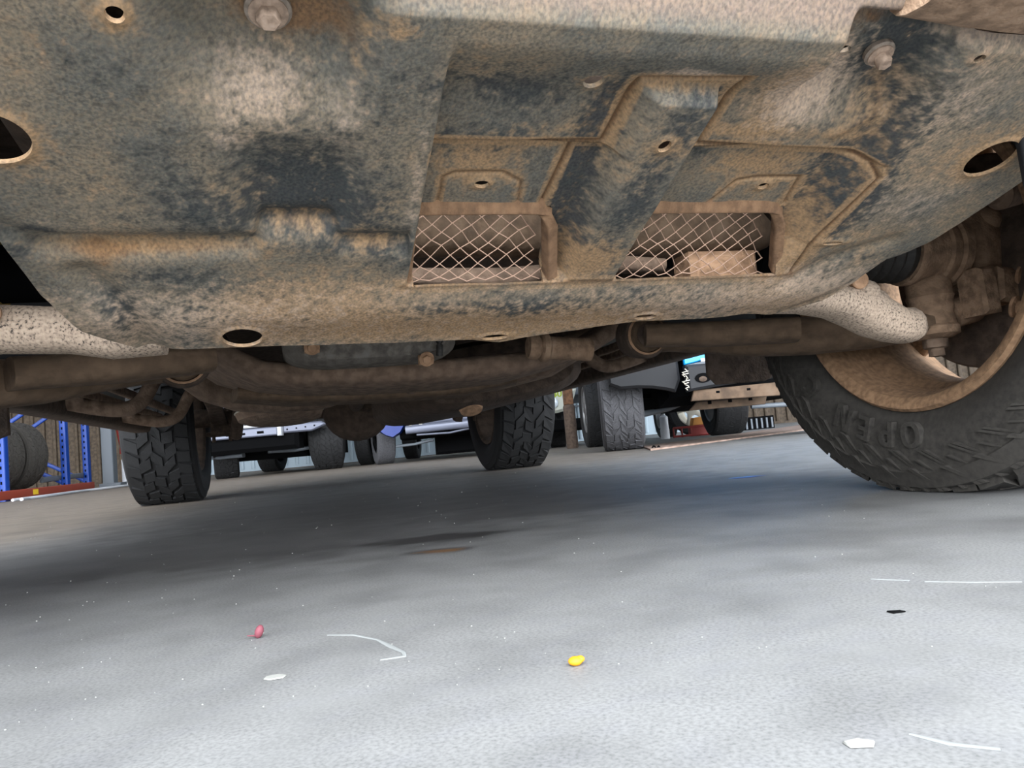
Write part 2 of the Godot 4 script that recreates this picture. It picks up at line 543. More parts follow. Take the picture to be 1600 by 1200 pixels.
	for l in lines:
		var p: PackedVector2Array = l[0]
		for s in p.size() - 1:
			var a := p[s]
			var b := p[s + 1]
			var w: float = l[1] * 2.2
			for j in range(clampi(int((minf(a.y, b.y) - w - z0) / h), 0, nz - 1), clampi(int((maxf(a.y, b.y) + w - z0) / h) + 1, 0, nz - 1)):
				for i in range(clampi(int((minf(a.x, b.x) - w - x0) / h), 0, nx - 1), clampi(int((maxf(a.x, b.x) + w - x0) / h) + 1, 0, nx - 1)):
					var c := Vector2(x0 + i * h, z0 + j * h)
					var near: float = Geometry2D.get_closest_point_to_segment(c, a, b).distance_to(c) / l[1]
					var g := exp(-near * near)
					var k := j * nx + i
					if g > groove[k]:
						d[k] -= (g - groove[k]) * l[2]
						groove[k] = g
					ring[k] = maxf(ring[k], l[3] * exp(-near * near * 0.06))
	# holes: x, z, half sizes, dust ring
	var holes := [
		[-0.334, 0.534, 0.0055, 0.0055, 0.8], [-0.018, 0.490, 0.008, 0.0085, 0.5], [0.058, 0.443, 0.0055, 0.0065, 0.5], [0.208, 0.367, 0.006, 0.0045, 0.6], [-0.078, 0.368, 0.007, 0.0045, 0.6],
		[0.289, 0.540, 0.005, 0.004, 0.5], [0.190, 0.518, 0.006, 0.004, 0.3], [0.412, 0.433, 0.0245, 0.0235, 0.8], [-0.431, 0.437, 0.0245, 0.0225, 0.8], [-0.296, 0.170, 0.020, 0.021, 0.6], [0.158, 0.173, 0.014, 0.0075, 0.5],
		[-0.020, 0.141, 0.016, 0.006, 0.9], [0.324, 0.306, 0.013, 0.003, 0.3],
	]
	for o in holes:
		var w: float = maxf(o[2], o[3]) + 0.03
		for j in range(clampi(int((o[1] - w - z0) / h), 0, nz - 1), clampi(int((o[1] + w - z0) / h), 0, nz - 1)):
			for i in range(clampi(int((o[0] - w - x0) / h), 0, nx - 1), clampi(int((o[0] + w - x0) / h), 0, nx - 1)):
				var e: float = (Vector2((x0 + i * h - o[0]) / o[2], (z0 + j * h - o[1]) / o[3]).length() - 1.0) * minf(o[2], o[3])
				var k := j * nx + i
				keep[k] = minf(keep[k], e)
				if e < 0.02: ring[k] = maxf(ring[k], o[4] * exp(-maxf(e, 0.0) / 0.006))
				if e < 0.005: d[k] += 0.0015 * (1.0 - maxf(e, 0.0) / 0.005)
	# the two vent openings
	var vents := [v2([-0.128, 0.2500, 0.008, 0.2500, -0.004, 0.338, -0.128, 0.338]), v2([0.090, 0.2500, 0.288, 0.2500, 0.245, 0.337, 0.098, 0.337])]
	for p in vents:
		for j in range(int((0.24 - z0) / h), int((0.37 - z0) / h)):
			for i in range(int((-0.14 - x0) / h), int((0.30 - x0) / h)):
				var c := Vector2(x0 + i * h, z0 + j * h)
				var e := 1e9
				for s in 4: e = minf(e, Geometry2D.get_closest_point_to_segment(c, p[s], p[(s + 1) % 4]).distance_to(c))
				if Geometry2D.is_point_in_polygon(c, p): e = -e
				keep[j * nx + i] = minf(keep[j * nx + i], e)
	# positions and colours
	var fine := FastNoiseLite.new()
	fine.seed = 5
	fine.frequency = 70.0
	fine.fractal_octaves = 4
	fine.fractal_gain = 0.72
	var broad := FastNoiseLite.new()
	broad.seed = 6
	broad.frequency = 9.0
	broad.fractal_octaves = 3
	var P := PackedVector3Array()
	var C := PackedColorArray()
	P.resize(count)
	C.resize(count)
	var paint_shade := Color(0.046, 0.053, 0.056)  # bare paint, also the shade painted on rib wall and recesses
	var slate := Color(0.150, 0.143, 0.122)
	var olive := Color(0.225, 0.188, 0.140)
	var tan_ := Color(0.38, 0.245, 0.135)
	var pale := Color(0.52, 0.405, 0.315)
	var rust := Color(0.26, 0.135, 0.058)
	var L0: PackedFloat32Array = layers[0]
	var L1: PackedFloat32Array = layers[1]
	var L2: PackedFloat32Array = layers[2]
	var L3: PackedFloat32Array = layers[3]
	for j in nz:
		var z := z0 + j * h
		var band := 1.0 - smoothstep(0.235, 0.30, z)
		for i in nx:
			var x := x0 + i * h
			var k := j * nx + i
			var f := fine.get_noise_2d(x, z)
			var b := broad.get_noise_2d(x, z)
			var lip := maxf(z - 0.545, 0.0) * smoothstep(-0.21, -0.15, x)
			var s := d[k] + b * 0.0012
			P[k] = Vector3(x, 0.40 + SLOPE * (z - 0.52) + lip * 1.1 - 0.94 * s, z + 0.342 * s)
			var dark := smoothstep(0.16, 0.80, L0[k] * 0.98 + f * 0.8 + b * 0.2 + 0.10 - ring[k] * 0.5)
			var c := olive.lerp(slate, smoothstep(-0.3, 0.4, -f + b * 0.8)).lerp(paint_shade, dark * 0.9)
			var t := smoothstep(0.22, 0.80, L1[k] * 0.9 + ring[k] * 0.75 - f * 0.55 - b * 0.2 + 0.17 + band * 0.12 + smoothstep(-0.1, 0.35, x) * 0.10)
			c = c.lerp(tan_, t * 0.85)
			c = c.lerp(pale, smoothstep(0.15, 0.95, L2[k] * 0.9 - f * 0.55 - dark * 0.2 + band * 0.30) * 0.8)
			c = c.lerp(rust, smoothstep(0.3, 0.8, L3[k] + f * 0.3) * 0.7)
			c = c.lerp(Color(0.11, 0.056, 0.028), clampf(groove[k] * groove[k] * ring[k], 0.0, 0.8))
			C[k] = c.lerp(Color(0.25, 0.19, 0.152), smoothstep(0.001, 0.010, lip + f * 0.002) * 0.88)
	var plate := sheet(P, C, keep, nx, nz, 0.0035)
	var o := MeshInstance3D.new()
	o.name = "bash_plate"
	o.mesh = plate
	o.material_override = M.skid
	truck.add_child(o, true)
	# bolts that hold the plate
	var out := Vector3(0, -0.94, 0.342)
	for q in [[-0.249, 0.529, 0.0076, -0.018, 0.010], [0.222, 0.519, 0.0064, -0.026, 0.012]]:
		var at: Vector3 = Vector3(q[0], 0.40 + SLOPE * (q[1] - 0.52), q[1]) + out * q[3]
		var w := Build.new()
		var r: float = q[2]
		w.lathe([Vector2(0, -0.002), Vector2(r * 1.9, -0.002), Vector2(r * 1.9, 0.002), Vector2(r * 1.6, 0.0035), Vector2(0, 0.0035)], 24, ax(out, at))
		part("washer", w, M.washer, o)
		w = Build.new()
		w.bolt(ax(out, at + out * 0.0025), r, q[4])
		part("bolt", w, M.bolt_head, o)
	# vent frames with their expanded-metal screens
	vent(o, -0.130, 0.012, -0.008, 7)
	vent(o, 0.086, 0.285, 0.246, 9)
	# valance above the plate's front edge
	var vb := Build.new()
	vb.sweep([Vector3(0.205, 0.470, 0.605), Vector3(0.30, 0.466, 0.60), Vector3(0.6, 0.47, 0.58), Vector3(0.9, 0.5, 0.45)], [Vector2(0.06, 0.048)], 5.0, 20)
	part("bumper_valance", vb, M.mud, truck, "rust brown bumper valance above the plate")
	vb = Build.new()
	vb.sweep([Vector3(-0.9, 0.5, 0.45), Vector3(-0.7, 0.47, 0.58), Vector3(-0.5, 0.475, 0.60)], [Vector2(0.06, 0.048)], 5.0, 20)
	part("bumper_valance", vb, M.mud, truck)


func along(p: PackedVector2Array, x: float) -> float:
	for i in p.size() - 1:
		if x <= p[i + 1].x or i == p.size() - 2:
			return lerpf(p[i].y, p[i + 1].y, clampf((x - p[i].x) / (p[i + 1].x - p[i].x), 0.0, 1.0))
	return 0.0


# a grid sheet cut where keep < 0, with walls of the sheet's thickness along every cut
func sheet(P: PackedVector3Array, C: PackedColorArray, keep: PackedFloat32Array, nx: int, nz: int, thick: float) -> ArrayMesh:
	var V := P.duplicate()
	var K := C.duplicate()
	var N := PackedVector3Array()
	N.resize(P.size())
	for j in nz:
		for i in nx:
			var a := P[j * nx + mini(i + 1, nx - 1)] - P[j * nx + maxi(i - 1, 0)]
			var b := P[mini(j + 1, nz - 1) * nx + i] - P[maxi(j - 1, 0) * nx + i]
			N[j * nx + i] = a.cross(b).normalized()
	var I := PackedInt32Array()
	var cut := {}
	for j in nz - 1:
		for i in nx - 1:
			var a := j * nx + i
			var q := [a, a + 1, a + nx + 1, a + nx]
			var low := minf(minf(keep[q[0]], keep[q[1]]), minf(keep[q[2]], keep[q[3]]))
			if low > 0:
				I.append_array([q[0], q[2], q[1], q[0], q[3], q[2]])
				continue
			if maxf(maxf(keep[q[0]], keep[q[1]]), maxf(keep[q[2]], keep[q[3]])) <= 0: continue
			for t in [[q[0], q[2], q[1]], [q[0], q[3], q[2]]]:
				var poly := PackedInt32Array()
				var edge := PackedInt32Array()
				for e in 3:
					var u: int = t[e]
					var w: int = t[(e + 1) % 3]
					if keep[u] > 0: poly.append(u)
					if (keep[u] > 0) != (keep[w] > 0):
						var key := Vector2i(mini(u, w), maxi(u, w))
						if not cut.has(key):
							var s := keep[key.x] / (keep[key.x] - keep[key.y])
							cut[key] = V.size()
							V.append(P[key.x].lerp(P[key.y], s))
							N.append(N[key.x].lerp(N[key.y], s).normalized())
							K.append(C[key.x].lerp(C[key.y], s))
						poly.append(cut[key])
						edge.append(cut[key])
				for e in range(1, poly.size() - 1): I.append_array([poly[0], poly[e], poly[e + 1]])
				if edge.size() == 2:
					var p := V[edge[0]]
					var r := V[edge[1]]
					var up := -N[edge[0]] * thick
					var wn := (r - p).cross(up).normalized()
					if keep[t[0]] > 0 and wn.dot(P[t[0]] - p) > 0 or keep[t[1]] > 0 and wn.dot(P[t[1]] - p) > 0 or keep[t[2]] > 0 and wn.dot(P[t[2]] - p) > 0: wn = -wn
					var at: int = V.size()
					V.append_array([p, r, r + up, p + up])
					for e in 4:
						N.append(wn)
						K.append(K[edge[0]])
					var f := [0, 1, 2, 0, 2, 3] if (r - p).cross(up).dot(wn) < 0 else [0, 2, 1, 0, 3, 2]
					for e in f: I.append(at + e)
	var arr := []
	arr.resize(Mesh.ARRAY_MAX)
	arr[Mesh.ARRAY_VERTEX] = V
	arr[Mesh.ARRAY_NORMAL] = N
	arr[Mesh.ARRAY_COLOR] = K
	arr[Mesh.ARRAY_INDEX] = I
	var m := ArrayMesh.new()
	m.add_surface_from_arrays(Mesh.PRIMITIVE_TRIANGLES, arr)
	return m


# the box frame behind an opening (from x a to b at the lip, x c at the top right) and the screen in it
func vent(plate: Node, a: float, b: float, c: float, wires: int):
	var f := Build.new()
	var lip := Vector3(0, 0.3035, 0.2535)
	# one bent channel: across the top, round the corner and down to the lip; a thin one on the left
	var n := Vector3(0, -0.85, 0.525)
	var dn := Vector3(0, -0.525, -0.85)
	var t0 := Vector3(0, 0.356, 0.338) + dn * 0.007 - n * 0.007
	var l0 := lip - n * 0.006
	f.sweep([t0 + Vector3(a - 0.006, 0, 0), t0 + Vector3(c - 0.016, 0, 0), t0 + Vector3(c - 0.006, 0, 0) + dn * 0.001, t0 + Vector3(c + 0.001, 0, 0) + dn * 0.006, t0.lerp(l0, 0.25) + Vector3(lerpf(c, b, 0.2) + 0.004, 0, 0), l0 + Vector3(b + 0.004, 0, 0)], [Vector2(0.006, 0.009), Vector2(0.006, 0.009), Vector2(0.006, 0.009), Vector2(0.006, 0.009), Vector2(0.006, 0.008), Vector2(0.006, 0.007)], 6.0, 16, Vector3(-0.35, 0.8, 0.5))
	f.sweep([t0 + Vector3(a - 0.004, 0, 0), l0 + Vector3(a - 0.004, 0, 0)], [Vector2(0.004, 0.006)], 6.0, 12, n)
	part("vent_frame", f, M.frame_tan, plate)
	# expanded metal: mirrored zigzag strands that touch at the knuckles
	var w := Build.new()
	var lo := Vector3(0, lip.y + 0.002, lip.z - 0.010)
	var hi := Vector3(0, 0.368, 0.296)
	var rows := 11
	var pitch := 0.0195
	var rng := RandomNumberGenerator.new()
	rng.seed = wires
	var wob := FastNoiseLite.new()
	wob.seed = wires
	wob.frequency = 14.0
	for r in rows:
		var pts := []
		var right := lerpf(b, c, float(r) / rows) - 0.002
		var k := 0
		var x := a
		while x < right:
			var odd := (k + r) % 2
			var t := (r + (0.48 if odd else -0.48)) / (rows - 1.0)
			var at: Vector3 = lo.lerp(hi, clampf(t, 0.0, 1.05))
			var wv := wob.get_noise_2d(x, t * 0.08)
			pts.append(Vector3(x, at.y + wv * 0.004, at.z + wv * 0.010 + 0.001 * (1 if odd else -1)))
			x += pitch / 2
			k += 1
		if pts.size() > 1: w.sweep(pts, [Vector2(0.00075, 0.00075)], 2.0, 4)
	stuff(part("mesh_screen", w, M.mesh_wire, plate, "pale diamond expanded-metal screen"))


# ---------- front suspension (s = 1 is the right-hand side of the picture)
func sx(s: int, v: float, y: float, z: float) -> Vector3: return Vector3(-0.02 + s * v, y, z)


func build_front_suspension():
	for s in [1, -1]:
		var b := Build.new()
		# front leg of the lower control arm, pale and speckled
		if s == 1:
			b.sweep([Vector3(0.33, 0.292, 0.135), Vector3(0.42, 0.290, 0.125), Vector3(0.475, 0.288, 0.115), Vector3(0.518, 0.280, 0.108), Vector3(0.548, 0.268, 0.10), Vector3(0.585, 0.255, 0.095), Vector3(0.612, 0.252, 0.09), Vector3(0.630, 0.252, 0.08), Vector3(0.638, 0.252, 0.075)], [Vector2(0.03, 0.016), Vector2(0.034, 0.016), Vector2(0.036, 0.021), Vector2(0.036, 0.029), Vector2(0.034, 0.029), Vector2(0.032, 0.025), Vector2(0.030, 0.025), Vector2(0.024, 0.020), Vector2(0.012, 0.01)], 2.6, 20)
			b.ball(Vector3(0.513, 0.298, 0.118), Vector3(0.030, 0.020, 0.028))
			b.ball(Vector3(0.548, 0.288, 0.105), Vector3(0.022, 0.018, 0.022))
			b.ball(Vector3(0.622, 0.256, 0.088), Vector3(0.020, 0.024, 0.026))
		else:
			b.sweep([Vector3(-0.38, 0.283, 0.10), Vector3(-0.43, 0.285, 0.10), Vector3(-0.47, 0.297, 0.10), Vector3(-0.54, 0.302, 0.10), Vector3(-0.66, 0.30, 0.06), Vector3(-0.78, 0.275, 0.0)], [Vector2(0.03, 0.016), Vector2(0.034, 0.020), Vector2(0.036, 0.024), Vector2(0.036, 0.025), Vector2(0.034, 0.026), Vector2(0.02, 0.02)], 2.6, 20)
		part("lower_control_arm", b, M.speckled, truck, "pale control arm flecked with black")
		# rear leg, darker pressed beam
		b = Build.new()
		b.sweep([sx(s, 0.39, 0.306, -0.28), sx(s, 0.44, 0.300, -0.262), sx(s, 0.50, 0.288, -0.225), sx(s, 0.56, 0.276, -0.175), sx(s, 0.62, 0.270, -0.115), sx(s, 0.70, 0.262, -0.05), sx(s, 0.77, 0.262, 0.0)], [Vector2(0.036, 0.030), Vector2(0.036, 0.026), Vector2(0.042, 0.026), Vector2(0.048, 0.030), Vector2(0.052, 0.032), Vector2(0.05, 0.026), Vector2(0.034, 0.02)], 3.0, 18)
		b.sweep([sx(s, 0.34, 0.292, -0.16), sx(s, 0.44, 0.283, -0.12), sx(s, 0.56, 0.275, -0.06)], [Vector2(0.035, 0.018), Vector2(0.045, 0.020), Vector2(0.04, 0.02)], 3.0, 14)
		part("control_arm_beam", b, M.beam, truck)
		# pivot bushing that faces forward
		b = Build.new()
		var f := ax(Vector3(-0.12 * s, -0.1, 1), sx(s, 0.39, 0.308, -0.275))
		b.lathe([Vector2(0.026, -0.03), Vector2(0.041, -0.03), Vector2(0.043, 0.02), Vector2(0.040, 0.028), Vector2(0.034, 0.028), Vector2(0.033, 0.020), Vector2(0.026, 0.020)], 28, f)
		var eye := part("pivot_eye", b, M.dust_dark, truck)
		b = Build.new()
		b.lathe([Vector2(0, 0.0), Vector2(0.031, 0.0), Vector2(0.031, 0.030), Vector2(0.027, 0.034), Vector2(0.0, 0.034)], 24, f)
		part("rubber_bush", b, M.beam, eye)
		b = Build.new()
		b.bolt(f.translated_local(Vector3(0, 0.034, 0)), 0.013, 0.014)
		part("pivot_bolt", b, M.dust_dark, eye)
		b = Build.new()
		b.lathe([Vector2(0.0325, 0.026), Vector2(0.036, 0.030), Vector2(0.0325, 0.034)], 28, f, true)
		part("bush_rim", b, M.dust_light, eye)
		# bolt on top of the pale arm
		b = Build.new()
		b.lathe([Vector2(0, -0.012), Vector2(0.0115, -0.012), Vector2(0.0115, 0.006), Vector2(0.0095, 0.008), Vector2(0, 0.008)], 18, ax(Vector3(-0.25 * s, -0.15, 1), sx(s, 0.512, 0.311, 0.145)))
		part("arm_bolt", b, M.dust_light, truck)
		# ball joint, castle nut below
		b = Build.new()
		b.lathe([Vector2(0, 0.338), Vector2(0.030, 0.338), Vector2(0.034, 0.330), Vector2(0.034, 0.312), Vector2(0.036, 0.308), Vector2(0.033, 0.300), Vector2(0.034, 0.290), Vector2(0.031, 0.282), Vector2(0.033, 0.274), Vector2(0.034, 0.262), Vector2(0.038, 0.258), Vector2(0.038, 0.246), Vector2(0.026, 0.240), Vector2(0, 0.240)], 26, Transform3D(Basis(), sx(s, 0.772, 0, 0)))
		var bj := part("ball_joint", b, M.mud, truck)
		b = Build.new()
		b.lathe([Vector2(0, 0.242), Vector2(0.019, 0.242), Vector2(0.019, 0.226), Vector2(0.016, 0.224), Vector2(0, 0.224)], 6, Transform3D(Basis(Vector3.UP, 0.3), sx(s, 0.772, 0, 0)))
		b.lathe([Vector2(0, 0.226), Vector2(0.012, 0.226), Vector2(0.012, 0.212), Vector2(0, 0.210)], 14, Transform3D(Basis(), sx(s, 0.772, 0, 0)))
		part("castle_nut", b, M.dust, bj)
		# drive shaft: ribbed boot, outer cup
		b = Build.new()
		var xd := ax(Vector3(s, 0, 0), sx(s, 0, 0.384, 0))
		b.lathe([Vector2(0, 0.2), Vector2(0.016, 0.2), Vector2(0.016, 0.44), Vector2(0.034, 0.45), Vector2(0.034, 0.57), Vector2(0.016, 0.58), Vector2(0.016, 0.6), Vector2(0, 0.6)], 18, xd)
		var sh := part("drive_shaft", b, M.black, truck)
		b = Build.new()
		var prof := [Vector2(0.018, 0.57), Vector2(0.026, 0.572)]
		for k in 7:
			var q := k / 7.0
			prof.append(Vector2(0.030 + 0.015 * q, 0.590 + k * 0.0185))
			prof.append(Vector2(0.042 + 0.010 * q, 0.598 + k * 0.0185))
			prof.append(Vector2(0.042 + 0.010 * q, 0.6005 + k * 0.0185))
		prof.append_array([Vector2(0.046, 0.724), Vector2(0.0, 0.724)])
		b.lathe(prof, 36, xd)
		part("ribbed_boot", b, M.boot, sh, "black ribbed rubber boot")
		b = Build.new()
		b.lathe([Vector2(0, 0.722), Vector2(0.053, 0.722), Vector2(0.055, 0.727), Vector2(0.055, 0.740), Vector2(0.053, 0.743), Vector2(0.054, 0.775), Vector2(0.058, 0.779), Vector2(0.058, 0.792), Vector2(0.056, 0.796), Vector2(0.061, 0.80), Vector2(0.061, 0.815), Vector2(0, 0.815)], 36, xd)
		part("joint_cup", b, M.mud, sh)
		b = Build.new()
		b.lathe([Vector2(0.034, 0.545), Vector2(0.041, 0.545), Vector2(0.041, 0.556), Vector2(0.034, 0.556)], 28, xd, true)
		part("boot_clamp", b, mat("brass", Color(0.75, 0.60, 0.30), 0.45, 0.5), sh)
		# steering knuckle and its clamp
		b = Build.new()
		b.sweep([sx(s, 0.862, 0.50, 0.0), sx(s, 0.862, 0.45, 0.01), sx(s, 0.855, 0.40, 0.015), sx(s, 0.868, 0.36, 0.015), sx(s, 0.860, 0.325, 0.01), sx(s, 0.845, 0.30, 0.005)], [Vector2(0.040, 0.03), Vector2(0.036, 0.03), Vector2(0.044, 0.04), Vector2(0.038, 0.034), Vector2(0.036, 0.034), Vector2(0.03, 0.03)], 2.8, 18, Vector3(0, 0, 1))
		b.sweep([sx(s, 0.80, 0.275, 0.0), sx(s, 0.84, 0.285, 0.0), sx(s, 0.865, 0.315, 0.005)], [Vector2(0.026, 0.022), Vector2(0.03, 0.026), Vector2(0.03, 0.03)], 3.0, 16)
		b.ball(sx(s, 0.872, 0.425, 0.03), Vector3(0.030, 0.026, 0.03))
		b.sweep([sx(s, 0.85, 0.43, 0.03), sx(s, 0.90, 0.36, 0.03), sx(s, 0.88, 0.30, 0.03)], [Vector2(0.012, 0.014), Vector2(0.014, 0.016), Vector2(0.01, 0.012)], 2.4, 12)
		var kn := part("steering_knuckle", b, M.mud, truck, "mud-coated steering knuckle inside the wheel")
		b = Build.new()
		b.box(sx(s, 0.823, 0.305, 0.045), Vector3(0.034, 0.074, 0.05), 0.005, Basis(Vector3.BACK, 0.06 * s))
		b.box(sx(s, 0.865, 0.312, 0.045), Vector3(0.042, 0.056, 0.05), 0.006, Basis(Vector3.BACK, -0.1 * s))
		part("knuckle_clamp", b, M.mud, kn)
		for q in [[0.884, 0.326], [0.862, 0.276]]:
			b = Build.new()
			b.bolt(ax(Vector3(0.4 * s, -0.3, 1), sx(s, q[0], q[1], 0.068)), 0.0105, 0.022)
			part("clamp_bolt", b, M.dust_light, kn)
		# tie rod end
		b = Build.new()
		b.sweep([sx(s, 0.45, 0.40, 0.14), sx(s, 0.70, 0.425, 0.15), sx(s, 0.755, 0.432, 0.15)], [0.012, 0.013, 0.018], 2.0, 14)
		b.lathe([Vector2(0, -0.025), Vector2(0.016, -0.025), Vector2(0.024, -0.018), Vector2(0.025, 0.015), Vector2(0.014, 0.024), Vector2(0, 0.024)], 22, ax(Vector3(s, 0.25, 0), sx(s, 0.785, 0.434, 0.15)))
		part("tie_rod_end", b, M.dust, truck)
		# splash shield behind the wheel hub
		b = Build.new()
		b.lathe([Vector2(0, -0.012), Vector2(0.10, -0.012), Vector2(0.14, -0.006), Vector2(0.172, -0.012), Vector2(0.176, -0.008), Vector2(0.172, 0.002), Vector2(0.14, 0.006), Vector2(0, 0.004)], 48, ax(Vector3(s, 0, 0), sx(s, 0.888, 0.363, 0.0)))
		part("splash_shield", b, M.dust_dark, truck)
		# arch liner and mud flap
		b = Build.new()
		var arc := []
		for k in 13:
			var a := PI * (k / 12.0) * 1.06 - 0.1
			arc.append(sx(s, 0.70, 0.38 + 0.47 * sin(a), 0.46 * cos(a)))
		b.sweep(arc, [Vector2(0.26, 0.006)], 8.0, 12, Vector3(0, 0.02, 1))
		part("arch_liner", b, M.plastic_black, truck)
		b = Build.new()
		b.slab(v2([-0.075, 0.14, 0.085, 0.14, 0.085, -0.10, 0.065, -0.107, -0.055, -0.107, -0.075, -0.085]), 0.008, Transform3D(Basis(Vector3.RIGHT, 0.05), sx(s, 0.705 if s > 0 else 0.775, 0.325, -0.47)), 0.002)
		part("mud_flap", b, M.dust_dark, truck, "dusty rubber mud flap")


# ---------- everything else that hangs under the truck
func build_underbody():
	var b := Build.new()
	b.sweep([Vector3(-0.36, 0.375, 0.175), Vector3(-0.1, 0.378, 0.185), Vector3(0.06, 0.372, 0.185), Vector3(0.24, 0.372, 0.185), Vector3(0.305, 0.37, 0.18), Vector3(0.33, 0.37, 0.17)], [Vector2(0.032, 0.032), Vector2(0.034, 0.030), Vector2(0.034, 0.030), Vector2(0.034, 0.032), Vector2(0.032, 0.03), Vector2(0.02, 0.02)], 2.6, 18)
	part("front_crossmember", b, M.beam, truck)
	b = Build.new()
	b.box(Vector3(0.252, 0.322, 0.185), Vector3(0.09, 0.038, 0.05), 0.006)
	part("mount_block", b, M.dust_light, truck)
	b = Build.new()
	b.sweep([Vector3(-0.16, 0.326, 0.18), Vector3(-0.02, 0.318, 0.185), Vector3(0.05, 0.325, 0.18)], [Vector2(0.02, 0.009), Vector2(0.024, 0.012), Vector2(0.02, 0.01)], 3.0, 14)
	part("drain_pipe", b, M.dust, truck)
	b = Build.new()
	b.sweep([Vector3(0.10, 0.33, 0.2), Vector3(0.17, 0.324, 0.205)], [Vector2(0.016, 0.01), Vector2(0.016, 0.008)], 3.0, 12)
	part("drain_pipe", b, M.dust, truck)
	b = Build.new()
	b.box(Vector3(0, 0.56, 0.05), Vector3(0.62, 0.26, 0.62), 0.04)
	b.box(Vector3(-0.02, 0.47, -0.1), Vector3(0.40, 0.22, 0.4), 0.05)
	part("engine_block", b, M.dust_dark, truck)
	b = Build.new()
	var un := ax(Vector3(1, -0.1, 0), Vector3(0.165, 0.305, -0.32))
	b.lathe([Vector2(0, 0), Vector2(0.020, 0), Vector2(0.023, 0.006), Vector2(0.023, 0.018), Vector2(0.019, 0.022), Vector2(0.026, 0.026), Vector2(0.026, 0.036), Vector2(0.021, 0.040), Vector2(0.022, 0.12), Vector2(0, 0.12)], 18, un)
	part("pipe_union", b, M.mud, truck)
	# oil sump
	b = Build.new()
	var rings := []
	for q in [[-0.285, 0.85], [-0.30, 0.96], [-0.32, 1.0], [-0.62, 1.0], [-0.66, 0.9]]:
		var r := PackedVector3Array()
		for k in 28:
			var a := TAU * k / 28
			r.append(Vector3(-0.115 + 0.148 * q[1] * signf(cos(a)) * pow(absf(cos(a)), 0.45), 0.345 + 0.056 * q[1] * signf(sin(a)) * pow(absf(sin(a)), 0.5), q[0]))
		rings.append(r)
	b.loft(rings)
	var sump := part("oil_sump", b, M.sump, truck, "grey oil sump")
	for q in [[-0.215, 0.318], [-0.03, 0.288]]:
		b = Build.new()
		b.box(Vector3(q[0], q[1], -0.282), Vector3(0.024, 0.016, 0.02), 0.003)
		b.bolt(ax(Vector3(0, -0.4, 1), Vector3(q[0], q[1], -0.272)), 0.008, 0.008)
		part("sump_bolt", b, M.dust_light, sump)
	b = Build.new()
	b.hose([Vector3(-0.008, 0.345, -0.272), Vector3(-0.006, 0.315, -0.270), Vector3(-0.008, 0.292, -0.272)], 0.006)
	part("breather_hose", b, M.boot, sump)
	# gearbox crossmember, a wide pressed trough
	b = Build.new()
	b.sweep([Vector3(-0.40, 0.345, -0.50), Vector3(-0.36, 0.318, -0.51), Vector3(-0.31, 0.298, -0.52), Vector3(-0.24, 0.287, -0.52), Vector3(-0.12, 0.281, -0.52), Vector3(0.04, 0.279, -0.52), Vector3(0.17, 0.285, -0.52), Vector3(0.27, 0.302, -0.52), Vector3(0.35, 0.325, -0.52), Vector3(0.44, 0.37, -0.52)], [Vector2(0.12, 0.018), Vector2(0.14, 0.022), Vector2(0.15, 0.024), Vector2(0.16, 0.025), Vector2(0.16, 0.025), Vector2(0.16, 0.025), Vector2(0.14, 0.025), Vector2(0.10, 0.022), Vector2(0.08, 0.02)], 3.6, 20, Vector3.UP)
	var xm := part("gearbox_crossmember", b, M.dust, truck)
	b = Build.new()
	b.sweep([Vector3(-0.36, 0.278, -0.60), Vector3(-0.25, 0.268, -0.62), Vector3(-0.06, 0.262, -0.64), Vector3(0.10, 0.262, -0.64), Vector3(0.22, 0.275, -0.62)], [Vector2(0.06, 0.014), Vector2(0.08, 0.018), Vector2(0.08, 0.018), Vector2(0.08, 0.018), Vector2(0.05, 0.014)], 4.0, 16)
	part("crossmember_flange", b, M.beam, xm)
	for q in [[-0.30, 0.274], [-0.02, 0.262]]:
		b = Build.new()
		b.lathe([Vector2(0.006, 0), Vector2(0.011, 0), Vector2(0.012, 0.004), Vector2(0.006, 0.004)], 18, ax(Vector3(0, -0.5, 1), Vector3(q[0], q[1], -0.545)), true)
		part("drain_ring", b, M.dust_dark, xm)
	# second crossmember, a bowed tube from the left rail to the middle
	b = Build.new()
	b.sweep([Vector3(-0.50, 0.40, -0.80), Vector3(-0.47, 0.355, -0.84), Vector3(-0.43, 0.318, -0.88), Vector3(-0.37, 0.294, -0.90), Vector3(-0.28, 0.283, -0.92), Vector3(-0.18, 0.285, -0.92), Vector3(-0.08, 0.30, -0.9)], [Vector2(0.035, 0.030), Vector2(0.04, 0.030), Vector2(0.045, 0.030), Vector2(0.05, 0.030), Vector2(0.06, 0.030), Vector2(0.06, 0.028), Vector2(0.05, 0.02)], 2.6, 16)
	part("bowed_crossmember", b, M.dust, truck)
	b = Build.new()
	b.sweep([Vector3(0.50, 0.41, -0.62), Vector3(0.42, 0.36, -0.66), Vector3(0.33, 0.31, -0.72), Vector3(0.22, 0.285, -0.78), Vector3(0.08, 0.277, -0.82)], [Vector2(0.04, 0.026), Vector2(0.05, 0.03), Vector2(0.06, 0.03), Vector2(0.06, 0.024), Vector2(0.05, 0.02)], 2.8, 16)
	part("bowed_crossmember", b, M.dust, truck)
	# silencer with a bright seam
	b = Build.new()
	var mf := Transform3D(Basis(Vector3.RIGHT, 0.12), Vector3(-0.29, 0.318, -1.12))
	b.lathe([Vector2(0, -0.03), Vector2(0.085, -0.03), Vector2(0.105, -0.022), Vector2(0.112, -0.004), Vector2(0.108, 0.0), Vector2(0.10, 0.09), Vector2(0, 0.10)], 40, Transform3D(Basis(Vector3.RIGHT, -0.10) * Basis.from_scale(Vector3(1, 1, 1.0)), Vector3(-0.285, 0.272, -1.12)))
